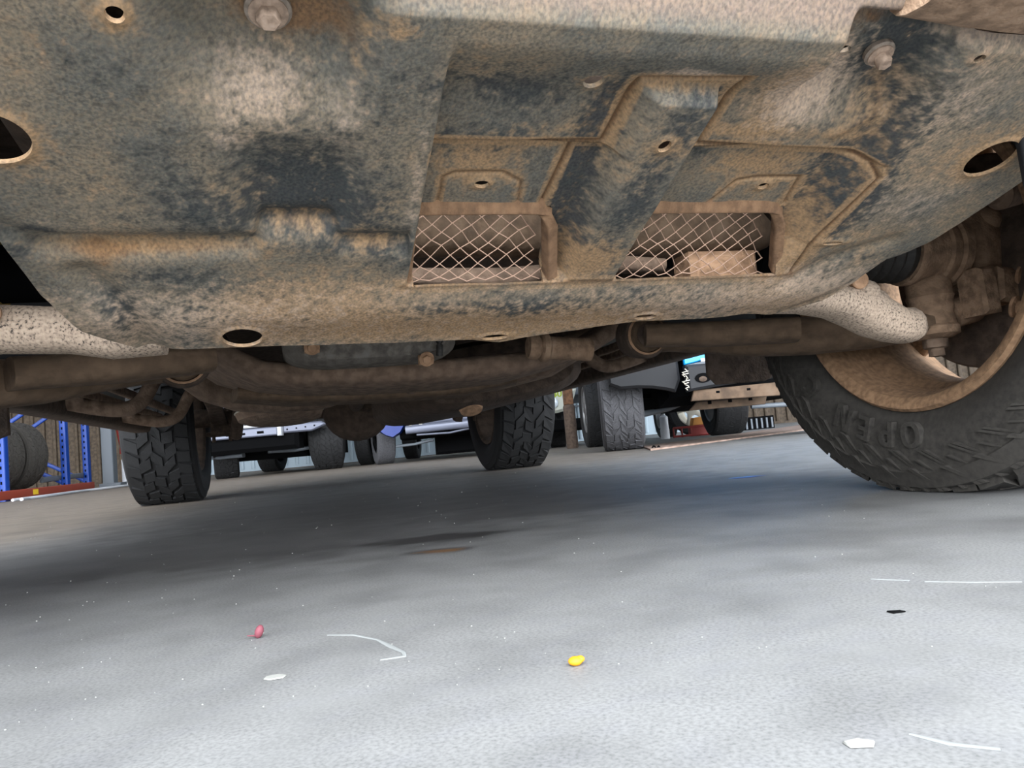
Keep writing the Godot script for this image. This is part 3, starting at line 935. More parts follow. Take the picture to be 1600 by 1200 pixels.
	var mu := part("silencer", b, M.dust, truck)
	b = Build.new()
	b.lathe([Vector2(0.112, -0.004), Vector2(0.1145, -0.002), Vector2(0.112, 0.0)], 40, Transform3D(Basis(Vector3.RIGHT, -0.10), Vector3(-0.285, 0.272, -1.12)), true)
	part("seam", b, M.rim_pale, mu, "bright bare seam")
	# fuel tank
	b = Build.new()
	rings = []
	for q in [[-1.02, 0.80], [-1.05, 0.93], [-1.10, 1.0], [-1.9, 1.0], [-2.0, 0.85]]:
		var r := PackedVector3Array()
		for k in 26:
			var a := TAU * k / 26
			var x: float = 0.30 + 0.27 * q[1] * signf(cos(a)) * pow(absf(cos(a)), 0.6)
			r.append(Vector3(x, 0.335 + 0.10 * (x - 0.3) + 0.095 * q[1] * signf(sin(a)) * pow(absf(sin(a)), 0.6), q[0]))
		rings.append(r)
	b.loft(rings)
	var tank := part("fuel_tank", b, M.dust_dark, truck)
	b = Build.new()
	b.lathe([Vector2(0, 0), Vector2(0.034, 0), Vector2(0.030, 0.010), Vector2(0, 0.012)], 20, ax(Vector3(0, -1, 0.5), Vector3(0.22, 0.238, -1.07)))
	part("drain_plug", b, M.dust_light, tank)
	# driveline
	b = Build.new()
	b.sweep([Vector3(-0.06, 0.37, -0.7), Vector3(0.02, 0.36, -2.5)], [0.032], 2.0, 16)
	part("propeller_shaft", b, M.dust_dark, truck)
	b = Build.new()
	b.sweep([Vector3(-0.70, 0.363, -2.74), Vector3(0.70, 0.363, -2.74)], [0.042], 2.0, 16, Vector3(0, 0, 1))
	b.ball(Vector3(0.04, 0.345, -2.72), Vector3(0.16, 0.145, 0.15), 22)
	b.lathe([Vector2(0, 0.10), Vector2(0.05, 0.18), Vector2(0.055, 0.22), Vector2(0, 0.23)], 18, ax(Vector3(0, 0.05, 1), Vector3(0.04, 0.35, -2.72)))
	part("rear_axle", b, M.dust_dark, truck)
	for s in [1, -1]:
		b = Build.new()
		for k in 3:
			var l := 1.0 - k * 0.22
			b.sweep([Vector3(s * 0.56, 0.45 - k * 0.012 - (1 - l) * 0.06, -2.74 + 0.72 * l), Vector3(s * 0.56, 0.345 - k * 0.012, -2.74 + 0.2 * l), Vector3(s * 0.56, 0.325 - k * 0.012, -2.74), Vector3(s * 0.56, 0.345 - k * 0.012, -2.74 - 0.2 * l), Vector3(s * 0.56, 0.45 - k * 0.012 - (1 - l) * 0.06, -2.74 - 0.72 * l)], [Vector2(0.03, 0.005)], 6.0, 8)
		var ls := part("leaf_spring", b, M.dust_dark, truck)
		b = Build.new()
		b.box(Vector3(s * 0.56, 0.285, -2.70), Vector3(0.13, 0.018, 0.16), 0.004)
		b.box(Vector3(s * 0.56, 0.33, -2.62), Vector3(0.09, 0.10, 0.014), 0.003)
		b.sweep([Vector3(s * 0.53, 0.25, -2.68), Vector3(s * 0.53, 0.41, -2.68)], [0.008], 2.0, 8)
		b.sweep([Vector3(s * 0.60, 0.25, -2.68), Vector3(s * 0.60, 0.41, -2.68)], [0.008], 2.0, 8)
		part("u_bolt_plate", b, M.dust_dark, ls)
		b = Build.new()
		b.sweep([Vector3(s * 0.50, 0.27, -2.60), Vector3(s * 0.42, 0.55, -2.2)], [0.026], 2.0, 14)
		part("shock_absorber", b, M.dust_dark, truck)
		# chassis rail
		b = Build.new()
		b.sweep([Vector3(s * 0.43, 0.52, 0.45), Vector3(s * 0.43, 0.47, 0.1), Vector3(s * 0.45, 0.44, -0.4), Vector3(s * 0.45, 0.44, -2.1), Vector3(s * 0.47, 0.58, -2.7), Vector3(s * 0.47, 0.52, -3.8)], [Vector2(0.04, 0.065)], 6.0, 12)
		part("chassis_rail", b, M.dust_dark, truck)
		# side step and its hooped brackets
		b = Build.new()
		var y := 0.362 if s > 0 else 0.335
		b.sweep([Vector3(s * 0.82, y, -0.52), Vector3(s * 0.82, y, -2.25)], [Vector2(0.036, 0.038)], 5.0, 12)
		var st := part("side_step", b, M.dust_dark, truck)
		for k in 2:
			b = Build.new()
			b.sweep([Vector3(s * (0.74 - k * 0.06), y + 0.015 + k * 0.01, -0.62), Vector3(s * (0.74 - k * 0.06), y + 0.015 + k * 0.01, -2.2)], [Vector2(0.008, 0.012)], 4.0, 8)
			part("step_rail", b, M.dust, st)
		for z in [-1.12, -1.75]:
			b = Build.new()
			b.hose([Vector3(s * 0.50, 0.46, z + 0.02), Vector3(s * 0.57, 0.40, z), Vector3(s * 0.615, y - 0.01, z), Vector3(s * 0.66, y - 0.03, z), Vector3(s * 0.72, y - 0.022, z), Vector3(s * 0.80, y, z)], 0.019, 12, 5)
			part("step_bracket", b, M.dust, st)
	# floor pan and body above it
	b = Build.new()
	b.box(Vector3(0, 0.62, -1.85), Vector3(1.5, 0.05, 4.2), 0.01)
	part("floor_pan", b, M.dust_dark, truck)
	b = Build.new()
	var poly := [0.55, 0.62, 0.60, 0.95, 0.50, 1.10, -0.45, 1.18, -1.0, 1.78, -2.1, 1.80, -2.2, 1.15, -3.9, 1.15, -3.95, 0.62]
	for k in 9: poly.append_array([-2.74 - 0.46 * cos(PI * k / 8), 0.50 + 0.42 * sin(PI * k / 8)])
	poly.append_array([-2.25, 0.40, -0.50, 0.40])
	for k in 9: poly.append_array([0.0 - 0.48 * cos(PI * k / 8), 0.50 + 0.42 * sin(PI * k / 8)])
	for s in [1, -1]:
		var bs := Build.new()
		bs.slab(v2(poly), 0.06, Transform3D(Basis(Vector3(0, 0, 1), Vector3(0, 1, 0), Vector3(-1, 0, 0)), Vector3(s * 0.90, 0, 0)), 0.01)
		part("body_side", bs, M.body, truck)
	b.sweep([Vector3(0, 1.0, 0.52), Vector3(0, 1.12, -0.45)], [Vector2(0.86, 0.03)], 8.0, 12)
	b.box(Vector3(0, 1.75, -1.55), Vector3(1.7, 0.06, 1.1), 0.02)
	b.box(Vector3(0, 0.80, -3.05), Vector3(1.7, 0.05, 1.7), 0.01)
	b.box(Vector3(0, 0.77, 0.58), Vector3(1.7, 0.40, 0.08), 0.02)
	part("bonnet_and_roof", b, M.body, truck)


# ---------- tires
func tire_carcass(R: float, w: float, rr: float, low: float, segs := 72) -> Build:
	var b := Build.new()
	var h := w / 0.265
	var q := R - rr
	var half := [Vector2(rr - 0.002, 0.100 * h), Vector2(rr + q * 0.05, 0.116 * h), Vector2(rr + q * 0.22, 0.132 * h), Vector2(rr + q * 0.30, 0.138 * h), Vector2(rr + q * 0.46, 0.141 * h), Vector2(rr + q * 0.68, 0.139 * h), Vector2(rr + q * 0.70, 0.1415 * h), Vector2(rr + q * 0.72, 0.139 * h), Vector2(rr + q * 0.86, 0.131 * h), Vector2(R - 0.017, 0.118 * h), Vector2(R - 0.011, 0.098 * h), Vector2(R - 0.010, 0.05 * h)]
	var prof := []
	for k in half.size(): prof.append(Vector2(half[k].x, -half[k].y))
	for k in half.size(): prof.append(half[half.size() - 1 - k])
	prof.append_array([Vector2(rr - 0.006, 0.09 * h), Vector2(rr - 0.006, -0.09 * h)])
	b.lathe(prof, segs, Transform3D(Basis(Vector3(0, 1, 0), Vector3(1, 0, 0), Vector3(0, 0, -1)), Vector3.ZERO), true, low)
	return b


func tread_blocks(R: float, w: float, n: int, low: float, seed_: int, worn := 0.0) -> Build:
	var b := Build.new()
	var rng := RandomNumberGenerator.new()
	rng.seed = seed_
	var h := w / 0.265
	var dep := 0.010 * (1.0 - worn)
	for row in 5:
		var hw := 0.0222 * h
		for k in n:
			var xc := (row - 2) * 0.0465 * h + (0.0055 * h * ((k % 2) * 2 - 1) + rng.randf_range(-0.002, 0.002) if row > 0 and row < 4 else 0.0)
			var a := TAU * (k + 0.5 * (row % 2)) / n
			var da := TAU / n * 0.42
			var sk := (0.35 if row % 2 else -0.35) * da + rng.randf_range(-0.30, 0.30) * da
			var out := []
			for lev in 2:
				var r := R - 0.012 if lev == 0 else R - (0.010 - dep)
				for c in [[-1, -1], [1, -1], [1, 1], [-1, 1]]:
					var x: float = xc + c[0] * hw * (1.0 if lev == 0 else 0.93)
					var e: float = a + c[1] * da * (1.0 if lev == 0 else 0.93) + c[0] * sk * 1.6
					var rad := r
					if (row == 0 and c[0] < 0) or (row == 4 and c[0] > 0):
						x += c[0] * 0.006 * h
						rad -= 0.006
					var p := Vector3(x, rad * sin(e), rad * cos(e))
					if p.y < low: p.y = low
					out.append(p)
			b.hexa(out)
	return b


func lug_mesh(sk: float, r0: float, r1: float, wide: float, x: float) -> ArrayMesh:
	var b := Build.new()
	var c := []
	for lev in 2:
		for q in [[r0, -1.0], [r1, -1.0], [r1, 1.0], [r0, 1.0]]:
			var f: float = (q[0] - r0) / (r1 - r0)
			var a: float = sk * f + q[1] * wide * (0.75 if lev else 1.0) / q[0]
			var xx := x + 0.021 * pow(f, 2.4)
			c.append(Vector3(xx + (0.003 if lev == 0 else -0.0085), q[0] * sin(a), q[0] * cos(a)))
	b.hexa(c)
	return b.done()


func rim_build(rr: float, w: float) -> Build:
	var b := Build.new()
	var xf := Transform3D(Basis(Vector3(0, 1, 0), Vector3(1, 0, 0), Vector3(0, 0, -1)), Vector3.ZERO)
	var h := w / 0.265
	var f := rr / 0.228
	b.lathe([Vector2(0.214 * f, -0.118 * h), Vector2(0.222 * f, -0.126 * h), Vector2(0.231 * f, -0.128 * h), Vector2(0.236 * f, -0.122 * h), Vector2(0.236 * f, -0.117 * h), Vector2(0.229 * f, -0.116 * h), Vector2(0.226 * f, -0.108 * h), Vector2(0.214 * f, -0.09 * h), Vector2(0.213 * f, -0.04 * h), Vector2(0.202 * f, -0.02 * h), Vector2(0.200 * f, 0.03 * h), Vector2(0.222 * f, 0.09 * h), Vector2(0.226 * f, 0.112 * h), Vector2(0.236 * f, 0.118 * h), Vector2(0.232 * f, 0.125 * h), Vector2(0.218 * f, 0.118 * h), Vector2(0.213 * f, 0.09 * h), Vector2(0.194 * f, 0.04 * h), Vector2(0.195 * f, -0.025 * h), Vector2(0.206 * f, -0.045 * h), Vector2(0.206 * f, -0.095 * h)], 64, xf, true)
	return b


func spokes_build(rr: float, w: float, n := 6) -> Build:
	var b := Build.new()
	var xf := Transform3D(Basis(Vector3(0, 1, 0), Vector3(1, 0, 0), Vector3(0, 0, -1)), Vector3.ZERO)
	var f := rr / 0.228
	b.lathe([Vector2(0, 0.085), Vector2(0.085 * f, 0.085), Vector2(0.09 * f, 0.095), Vector2(0.085 * f, 0.11), Vector2(0.03, 0.112), Vector2(0, 0.115)], 32, xf)
	for k in n:
		var a := TAU * k / n
		var d := Vector3(0, sin(a), cos(a))
		b.sweep([d * 0.06 * f + Vector3(0.098, 0, 0), d * 0.14 * f + Vector3(0.10, 0, 0), d * 0.214 * f + Vector3(0.085, 0, 0)], [Vector2(0.034, 0.010), Vector2(0.026, 0.011), Vector2(0.036, 0.010)], 3.5, 10, Vector3.RIGHT)
	return b


# one wheel under a parent thing: tire > tread, rim > spokes; +x is its outer face
func wheel(parent: Node3D, at: Vector3, turn: float, R: float, w: float, rr: float, tire_m: Material, rim_m: Material, n := 46, worn := 0.0, spokes := true, spin := 0.0) -> MeshInstance3D:
	var low := -at.y + 0.001
	var o := part("tire", tire_carcass(R, w, rr, low), tire_m, parent)
	o.position = at
	o.rotation.y = turn
	stuff(part("tread", tread_blocks(R, w, n, low, n + int(R * 1000), worn), tire_m, o))
	var r := part("wheel_rim", rim_build(rr, w), rim_m, parent)
	r.position = at
	r.rotation.y = turn
	if spokes: part("wheel_spokes", spokes_build(rr, w), rim_m, r).rotation.x = spin
	return o


func build_truck_wheels():
	var t := wheel(truck, Vector3(0.812, 0.364, 0.0), 0.057, 0.377, 0.265, 0.230, M.tire, M.rim_dusty, 44, 0.1, true, 0.5)
	tag(t, "knobbly off-road tire with raised lettering")
	# shoulder lugs on the inner sidewall, in slanted pairs
	var l1 := lug_mesh(0.21, 0.298, 0.363, 0.0040, -0.140)
	var l2 := lug_mesh(0.17, 0.312, 0.363, 0.0032, -0.1395)
	var l3 := lug_mesh(0.12, 0.326, 0.363, 0.0065, -0.1385)
	for k in 34:
		var a := TAU * k / 34
		for q in [[l1, 0.0], [l1, 0.028], [l2, 0.062], [l3, 0.105]]:
			same("shoulder_lug", q[0], M.tire, t, Transform3D(Basis(Vector3.RIGHT, a + q[1]), Vector3.ZERO))
	# raised lettering on the inner sidewall: tops of the letters point outwards
	var font := SystemFont.new()
	font.font_names = PackedStringArray(["Droid Sans"])
	font.font_weight = 700
	var word := "OPEN C"
	for k in word.length():
		if word[k] == " ": continue
		var tm := TextMesh.new()
		tm.text = word[k]
		tm.font = font
		tm.font_size = 32
		tm.pixel_size = 0.0018
		tm.depth = 0.011
		var a := deg_to_rad(271.0 - k * 10.0)   # angle in the wheel's plane, from +z towards +y
		var out := Vector3(0, sin(a), cos(a))
		var right := out.cross(Vector3(-1, 0, 0))
		same("raised_letter", tm, M.tire, t, Transform3D(Basis(right, out, Vector3(-1, 0, 0)), Vector3(-0.1405, 0, 0) + out * 0.272))
	var fl := wheel(truck, Vector3(-0.852, 0.364, 0.0), PI + 0.057, 0.377, 0.265, 0.230, M.tire, M.rim_dusty, 44, 0.1)
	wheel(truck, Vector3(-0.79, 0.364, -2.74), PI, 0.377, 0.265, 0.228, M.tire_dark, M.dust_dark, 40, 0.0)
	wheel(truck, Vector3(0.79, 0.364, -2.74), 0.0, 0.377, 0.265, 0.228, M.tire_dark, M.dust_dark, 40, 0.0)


# ---------- the workshop
func build_place():
	# floor: a grid that is fine in front of the truck; its colours are stains, oil, dust and painted shade under the truck
	var xs := spread([-16.0, -3.0, -1.2, 1.2, 3.0, 14.0], [14, 30, 150, 30, 12])
	var zs := spread([4.0, 0.0, -2.0, -5.5, -16.0], [8, 150, 110, 30])
	var n1 := FastNoiseLite.new()
	n1.seed = 51
	n1.frequency = 2.2
	n1.fractal_octaves = 5
	var n2 := FastNoiseLite.new()
	n2.seed = 52
	n2.frequency = 11.0
	n2.fractal_octaves = 4
	var V := PackedVector3Array()
	var N := PackedVector3Array()
	var K := PackedColorArray()
	var I := PackedInt32Array()
	var oil := [[-0.7, -1.35, 0.75, 0.38, 0.5], [-0.3, -2.1, 1.0, 0.75, 0.55], [-0.13, -1.20, 0.13, 0.06, 0.95], [-0.03, -1.5, 0.30, 0.12, 0.55], [0.25, -1.75, 0.7, 0.3, 0.45], [-0.7, -1.6, 0.8, 0.5, 0.25], [-0.45, -2.8, 1.2, 0.9, 0.45], [-0.75, -5.2, 0.25, 0.05, 0.9], [-0.115, -1.05, 0.05, 0.025, 0.8], [0.4, -0.85, 0.35, 0.05, 0.2], [-0.55, -0.72, 0.25, 0.06, 0.18], [-0.8, -1.05, 0.5, 0.2, 0.2], [0.7, -1.15, 0.6, 0.08, 0.25]]  # oil stains, with wide blobs that paint the shade under the truck
	for z in zs:
		for x in xs:
			V.append(Vector3(x, 0, z))
			N.append(Vector3.UP)
			var a := n1.get_noise_2d(x, z)
			var b := n2.get_noise_2d(x, z * 1.4)
			var c := Color(0.210, 0.210, 0.207)
			var tan_ := smoothstep(-2.6, -4.2, z) * smoothstep(1.6, 0.2, x) * 0.75
			tan_ = maxf(tan_, smoothstep(-0.8, -1.5, x) * smoothstep(-1.2, -2.0, z) * 0.8)
			c = c.lerp(Color(0.185, 0.146, 0.108), tan_)
			c = c * (1.0 + 0.06 * a + 0.06 * b)
			var grime_shade := 0.0
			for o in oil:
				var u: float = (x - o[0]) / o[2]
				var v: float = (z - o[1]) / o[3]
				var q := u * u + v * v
				if q < 9.0: grime_shade = maxf(grime_shade, o[4] * smoothstep(0.2, 0.75, exp(-q) + b * 0.35 + a * 0.2))
			c = c.lerp(Color(0.045, 0.042, 0.041), grime_shade)
			var rusty := smoothstep(0.35, 0.8, exp(-pow((x + 0.115) / 0.035, 2) - pow((z + 1.05) / 0.018, 2)) + b * 0.5)
			c = c.lerp(Color(0.22, 0.11, 0.04), rusty * 0.8)
			K.append(c)
	var w := xs.size()
	for j in zs.size() - 1:
		for i in w - 1:
			var k := j * w + i
			I.append_array([k, k + w + 1, k + 1, k, k + w, k + w + 1])
	var arr := []
	arr.resize(Mesh.ARRAY_MAX)
	arr[Mesh.ARRAY_VERTEX] = V
	arr[Mesh.ARRAY_NORMAL] = N
	arr[Mesh.ARRAY_COLOR] = K
	arr[Mesh.ARRAY_INDEX] = I
	var m := ArrayMesh.new()
	m.add_surface_from_arrays(Mesh.PRIMITIVE_TRIANGLES, arr)
	var o := MeshInstance3D.new()
	o.name = "floor"
	o.mesh = m
	o.material_override = M.floor
	struct(o)
	add_child(o)
	# back wall of ribbed sheet on a low concrete foot
	var b := Build.new()
	b.box(Vector3(-1, 2.4, -13.42), Vector3(30, 4.8, 0.12))
	var wall := struct(part("wall_back", b, M.wall_brown))
	var rib := Build.new()
	rib.sweep([Vector3(0, 0, 0), Vector3(0, 4.7, 0)], [Vector2(0.03, 0.028)], 4.0, 8, Vector3(0, 0, 1))
	var rm := rib.done()
	for i in 118:
		same("rib", rm, M.wall_sheet if i > 34 and i < 84 else M.wall_brown, wall, Transform3D(Basis(), Vector3(-12.0 + i * 0.19, 0.05, -13.34)))
	b = Build.new()
	b.box(Vector3(-0.7, 2.4, -13.352), Vector3(9.3, 4.78, 0.012))
	part("pale_sheet", b, M.wall_sheet, wall)
	b = Build.new()
	b.box(Vector3(-0.7, 0.62, -13.325), Vector3(9.3, 0.035, 0.05), 0.005)
	part("cross_rail", b, M.steel_grey, wall)
	b = Build.new()
	b.box(Vector3(-15.9, 2.4, -5.5), Vector3(0.15, 4.8, 16))
	struct(part("wall_left", b, M.wall_brown))
	# unseen roof over the bays, open at the front, two gaps added for light
	b = Build.new()
	for r in [[-0.6, -4.85], [-5.35, -10.3], [-10.8, -13.6]]:
		b.box(Vector3(-1, 4.9, (r[0] + r[1]) / 2), Vector3(30, 0.15, r[0] - r[1]))
	struct(part("ceiling", b, M.roof))
	# kerb at the back of the right-hand bays
	b = Build.new()
	b.slab(v2([0.79, 4.62, 1.40, 5.25, 2.11, 6.0, 4.2, 8.6, 4.6, 11.0, 3.0, 8.45, 1.9, 6.9, 0.90, 5.60]), 0.012, Transform3D(Basis(Vector3.RIGHT, -PI / 2), Vector3(0, 0.004, 0)), 0.002)
	struct(part("trim_1", b, M.kerb))


func spread(stops: Array, counts: Array) -> PackedFloat32Array:
	var p := PackedFloat32Array()
	for i in counts.size():
		for k in counts[i]: p.append(lerpf(stops[i], stops[i + 1], float(k) / counts[i]))
	p.append(stops[-1])
	return p


# ---------- the other vehicles and things in the workshop
func shell(v: Node3D, m: Material, half: float, front: float, back: float, sill: float, roof: float):
	var p := [front - 0.05, sill, front, 0.75, front - 0.1, 1.0, front - 1.15, 1.1, front - 1.6, roof, back + 0.2, roof, back, 1.0, back, sill]
	var b := Build.new()
	b.slab(v2(p), half * 2.0, Transform3D(Basis(Vector3(0, 0, 1), Vector3(0, 1, 0), Vector3(-1, 0, 0)), Vector3.ZERO), 0.05)
	part("body", b, m, v)


func arm(v: Node3D, pts: Array, r := 0.025, m: Material = null):
	var b := Build.new()
	b.sweep(pts, [Vector2(r * 1.4, r), Vector2(r * 1.5, r * 0.8), Vector2(r * 1.1, r * 0.9)], 3.0, 12)
	part("control_arm", b, m if m else M.steel_grey, v)


func build_background():
	# silver four-wheel drive behind the left rear tire
	var v := thing("four_wheel_drive", "silver four-wheel drive with slotted steel bumper parked behind the left rear tire", "car", Vector3(-2.85, 0, -8.75), 0.0)
	shell(v, M.silver, 0.80, 0.60, -3.0, 0.62, 1.7)
	for q in [[0.72, 0.0, 0.30], [-0.46, PI, 0.35], [0.70, 0.0, 0.0], [-0.70, PI, 0.0]]:
		var rear: bool = v.get_child_count() > 5
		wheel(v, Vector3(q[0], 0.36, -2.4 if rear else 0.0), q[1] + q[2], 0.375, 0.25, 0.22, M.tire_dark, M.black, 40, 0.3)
	var b := Build.new()
	b.slab(v2([-0.55, 0.415, 0.36, 0.415, 0.36, 0.505, -0.30, 0.505, -0.34, 0.47, -0.52, 0.46]), 0.10, Transform3D(Basis(), Vector3(0, 0, 0.66)), 0.012)
	var bumper := part("front_bumper", b, M.silver, v)
	for q in [[-0.08, 0.455, 0.20, 0.022], [0.18, 0.458, 0.07, 0.026]]:
		b = Build.new()
		b.box(Vector3(q[0], q[1], 0.712), Vector3(q[2], q[3], 0.006), 0.002)
		part("bumper_slot", b, M.black, bumper)
	b = Build.new()
	b.slab(v2([0.40, 0.43, 0.70, 0.43, 0.86, 0.49, 0.80, 0.525, 0.40, 0.52]), 0.12, Transform3D(Basis(Vector3.UP, 0.25), Vector3(0, 0, 0.72)), 0.015)
	var wing := part("bumper_wing", b, M.silver, v)
	for k in 4:
		b = Build.new()
		b.lathe([Vector2(0, 0), Vector2(0.009, 0), Vector2(0.008, 0.004), Vector2(0, 0.005)], 12, ax(Vector3(0.2, 0, 1), Vector3(0.45 + k * 0.09, 0.465 + k * 0.006, 0.668 - k * 0.023)))
		part("bumper_bolt", b, M.black, wing)
	b = Build.new()
	b.box(Vector3(0.385, 0.47, 0.70), Vector3(0.045, 0.13, 0.09), 0.01)
	b.box(Vector3(0.03, 0.528, 0.66), Vector3(0.86, 0.030, 0.10), 0.01)
	part("bumper_bracket", b, M.white, v)
	b = Build.new()
	for k in 4: b.sweep([Vector3(-0.32, 0.56 + k * 0.028, 0.63), Vector3(0.30, 0.56 + k * 0.028, 0.63)], [0.006], 2.0, 8)
	for k in 5: b.sweep([Vector3(-0.3 + k * 0.14, 0.54, 0.632), Vector3(-0.3 + k * 0.14, 0.66, 0.632)], [0.005], 2.0, 8, Vector3(0, 0, 1))
	part("grille", b, M.white, v)
	b = Build.new()
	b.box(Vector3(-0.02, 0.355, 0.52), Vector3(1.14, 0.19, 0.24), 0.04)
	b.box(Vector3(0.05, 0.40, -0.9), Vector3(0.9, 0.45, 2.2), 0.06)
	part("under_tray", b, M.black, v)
	arm(v, [Vector3(0.12, 0.26, 0.32), Vector3(0.40, 0.245, 0.25), Vector3(0.64, 0.27, 0.12)])
	arm(v, [Vector3(-0.12, 0.24, 0.40), Vector3(-0.40, 0.235, 0.35), Vector3(-0.60, 0.25, 0.22)])
	# white four-wheel drive with a blue corner
	v = thing("four_wheel_drive", "white four-wheel drive with a bright blue wheel guard parked past the truck's right rear tire", "car", Vector3(-0.80, 0, -8.75), 0.0)
	shell(v, M.white, 0.72, 0.55, -3.0, 0.60, 1.7)
	for q in [[0.72, 0.0, 0.25], [-0.72, PI, 0.30], [0.72, 0.0, 0.0], [-0.72, PI, 0.0]]:
		var rear: bool = v.get_child_count() > 5
		wheel(v, Vector3(q[0], 0.34, -2.4 if rear else 0.0), q[1] + q[2], 0.355, 0.19, 0.20, M.tire_grey if not rear else M.tire_dark, M.black, 60, 0.7)
	b = Build.new()
	b.loft([v3ring([-0.66, 0.48, -0.64, 0.36, -0.585, 0.315, -0.51, 0.285, -0.43, 0.33, -0.36, 0.44, -0.35, 0.52], 0.50), v3ring([-0.68, 0.48, -0.66, 0.35, -0.59, 0.30, -0.51, 0.27, -0.42, 0.32, -0.345, 0.44, -0.34, 0.52], 0.54), v3ring([-0.66, 0.48, -0.64, 0.36, -0.585, 0.315, -0.51, 0.285, -0.43, 0.33, -0.36, 0.44, -0.35, 0.52], 0.60)])
	part("wheel_guard", b, M.blue, v, "bright blue wheel guard")
	b = Build.new()
	b.sweep([Vector3(-0.36, 0.345, 0.60), Vector3(0.1, 0.35, 0.62), Vector3(0.7, 0.35, 0.58)], [Vector2(0.06, 0.045)], 4.0, 14)
	b.sweep([Vector3(-0.30, 0.42, 0.56), Vector3(0.7, 0.43, 0.56)], [Vector2(0.05, 0.04)], 3.0, 14)
	var val := part("front_valance", b, M.silver, v)
	for q in [[-0.31, 0.40], [-0.24, 0.425], [-0.20, 0.40]]:
		b = Build.new()
		b.ball(Vector3(q[0], q[1], 0.63), Vector3(0.02, 0.02, 0.02), 10)
		part("valance_bolt", b, M.rim_pale, val)
	b = Build.new()
	b.sweep([Vector3(-0.25, 0.285, 0.60), Vector3(0.1, 0.275, 0.62), Vector3(0.30, 0.30, 0.6)], [Vector2(0.03, 0.012)], 3.0, 10)
	part("trim_strip", b, M.silver, v)
	b = Build.new()
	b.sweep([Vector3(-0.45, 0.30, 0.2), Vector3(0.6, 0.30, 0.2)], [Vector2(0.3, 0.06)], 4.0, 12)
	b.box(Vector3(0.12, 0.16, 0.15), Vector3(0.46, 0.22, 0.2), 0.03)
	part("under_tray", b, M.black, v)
	arm(v, [Vector3(-0.10, 0.22, 0.42), Vector3(-0.30, 0.19, 0.42), Vector3(-0.52, 0.185, 0.30)], 0.018)
	# grey vehicle further back, only its corner lamp shows
	v = thing("parked_car", "pale grey car with round corner lamp just left of the brown timber post", "car", Vector3(1.15, 0, -9.3), 0.0)
	shell(v, M.steel_grey, 0.72, 0.35, -2.3, 0.60, 1.5)
	for q in [[0.66, 0.0], [-0.66, PI]]: wheel(v, Vector3(q[0], 0.30, 0.0), q[1], 0.31, 0.18, 0.18, M.tire_dark, M.rim_metal, 40, 0.5)
	b = Build.new()
	b.slab(v2([-0.92, 0.66, -0.42, 0.66, -0.47, 0.52, -0.55, 0.42, -0.66, 0.40, -0.92, 0.40]), 0.14, Transform3D(Basis(), Vector3(0, 0, 0.46)), 0.03)
	part("bumper_corner", b, mat("pale_paint", Color(0.72, 0.73, 0.68), 0.4), v)
	b = Build.new()
	b.lathe([Vector2(0, 0), Vector2(0.055, 0), Vector2(0.06, 0.012), Vector2(0.05, 0.02), Vector2(0, 0.028)], 24, ax(Vector3(-0.3, 0, 1), Vector3(-0.70, 0.515, 0.525)))
	part("corner_lamp", b, M.lamp_glass, v)
	b = Build.new()
	b.box(Vector3(-0.5, 0.25, 0.35), Vector3(0.7, 0.14, 0.3), 0.03)
	part("under_tray", b, M.black, v)
	var tm := TextMesh.new()
	tm.text = "407"
	var font := SystemFont.new()
	font.font_names = PackedStringArray(["Droid Sans"])
	font.font_weight = 700
	tm.font = font
	tm.font_size = 24
	tm.pixel_size = 0.0048
	tm.depth = 0.004
	same("number", tm, mat("lime", Color(0.55, 0.62, 0.10), 0.6), v, Transform3D(Basis(), Vector3(-0.62, 0.62, 0.533)))
	# dark four-wheel drive with the torn bumper
	v = thing("four_wheel_drive", "dark four-wheel drive with torn black bumper and tan under-plates behind the front tire", "car", Vector3(1.45, 0, -5.35), 0.0)
	var sh := Build.new()
	sh.slab(v2([0.50, 0.60, 0.55, 0.80, 0.45, 1.05, -0.6, 1.12, -1.1, 1.7, -2.9, 1.7, -3.0, 0.66, -0.6, 0.66]), 1.36, Transform3D(Basis(Vector3(0, 0, 1), Vector3(0, 1, 0), Vector3(-1, 0, 0)), Vector3.ZERO), 0.05)
	part("body", sh, M.bright_blue, v)
	var ft := wheel(v, Vector3(-0.715, 0.36, 0.0), PI - 0.10, 0.375, 0.265, 0.215, M.tire_grey, M.rim_pale, 30, 0.35)
	ft.set_meta("label", "grey worn all-terrain tire")
	wheel(v, Vector3(0.75, 0.36, 0.0), -0.10, 0.375, 0.265, 0.215, M.tire_grey, M.rim_pale, 30, 0.35)
	wheel(v, Vector3(-0.67, 0.36, -2.0), PI + 0.02, 0.375, 0.24, 0.215, M.tire_dark, M.rim_metal, 40, 0.4)
	wheel(v, Vector3(0.62, 0.36, -2.3), 0.0, 0.375, 0.30, 0.215, M.tire_dark, M.rim_metal, 40, 0.8)
	b = Build.new()
	b.slab(v2([-0.84, 0.43, -0.77, 0.398, -0.66, 0.395, -0.57, 0.384, -0.49, 0.365, -0.43, 0.345, -0.395, 0.42, -0.40, 0.56, -0.84, 0.58]), 0.10, Transform3D(Basis(Vector3.UP, -0.12), Vector3(0, 0, 0.55)), 0.015)
	var bp := part("torn_bumper", b, M.plastic_black, v, "torn black plastic bumper")
	b = Build.new()
	b.slab(v2([-0.375, 0.336, -0.2, 0.352, 0.0, 0.366, 0.18, 0.374, 0.30, 0.40, 0.30, 0.50, -0.38, 0.50]), 0.10, Transform3D(Basis(), Vector3(0, 0, 0.60)), 0.015)
	part("bumper_middle", b, M.plastic_black, bp)
	b = Build.new()
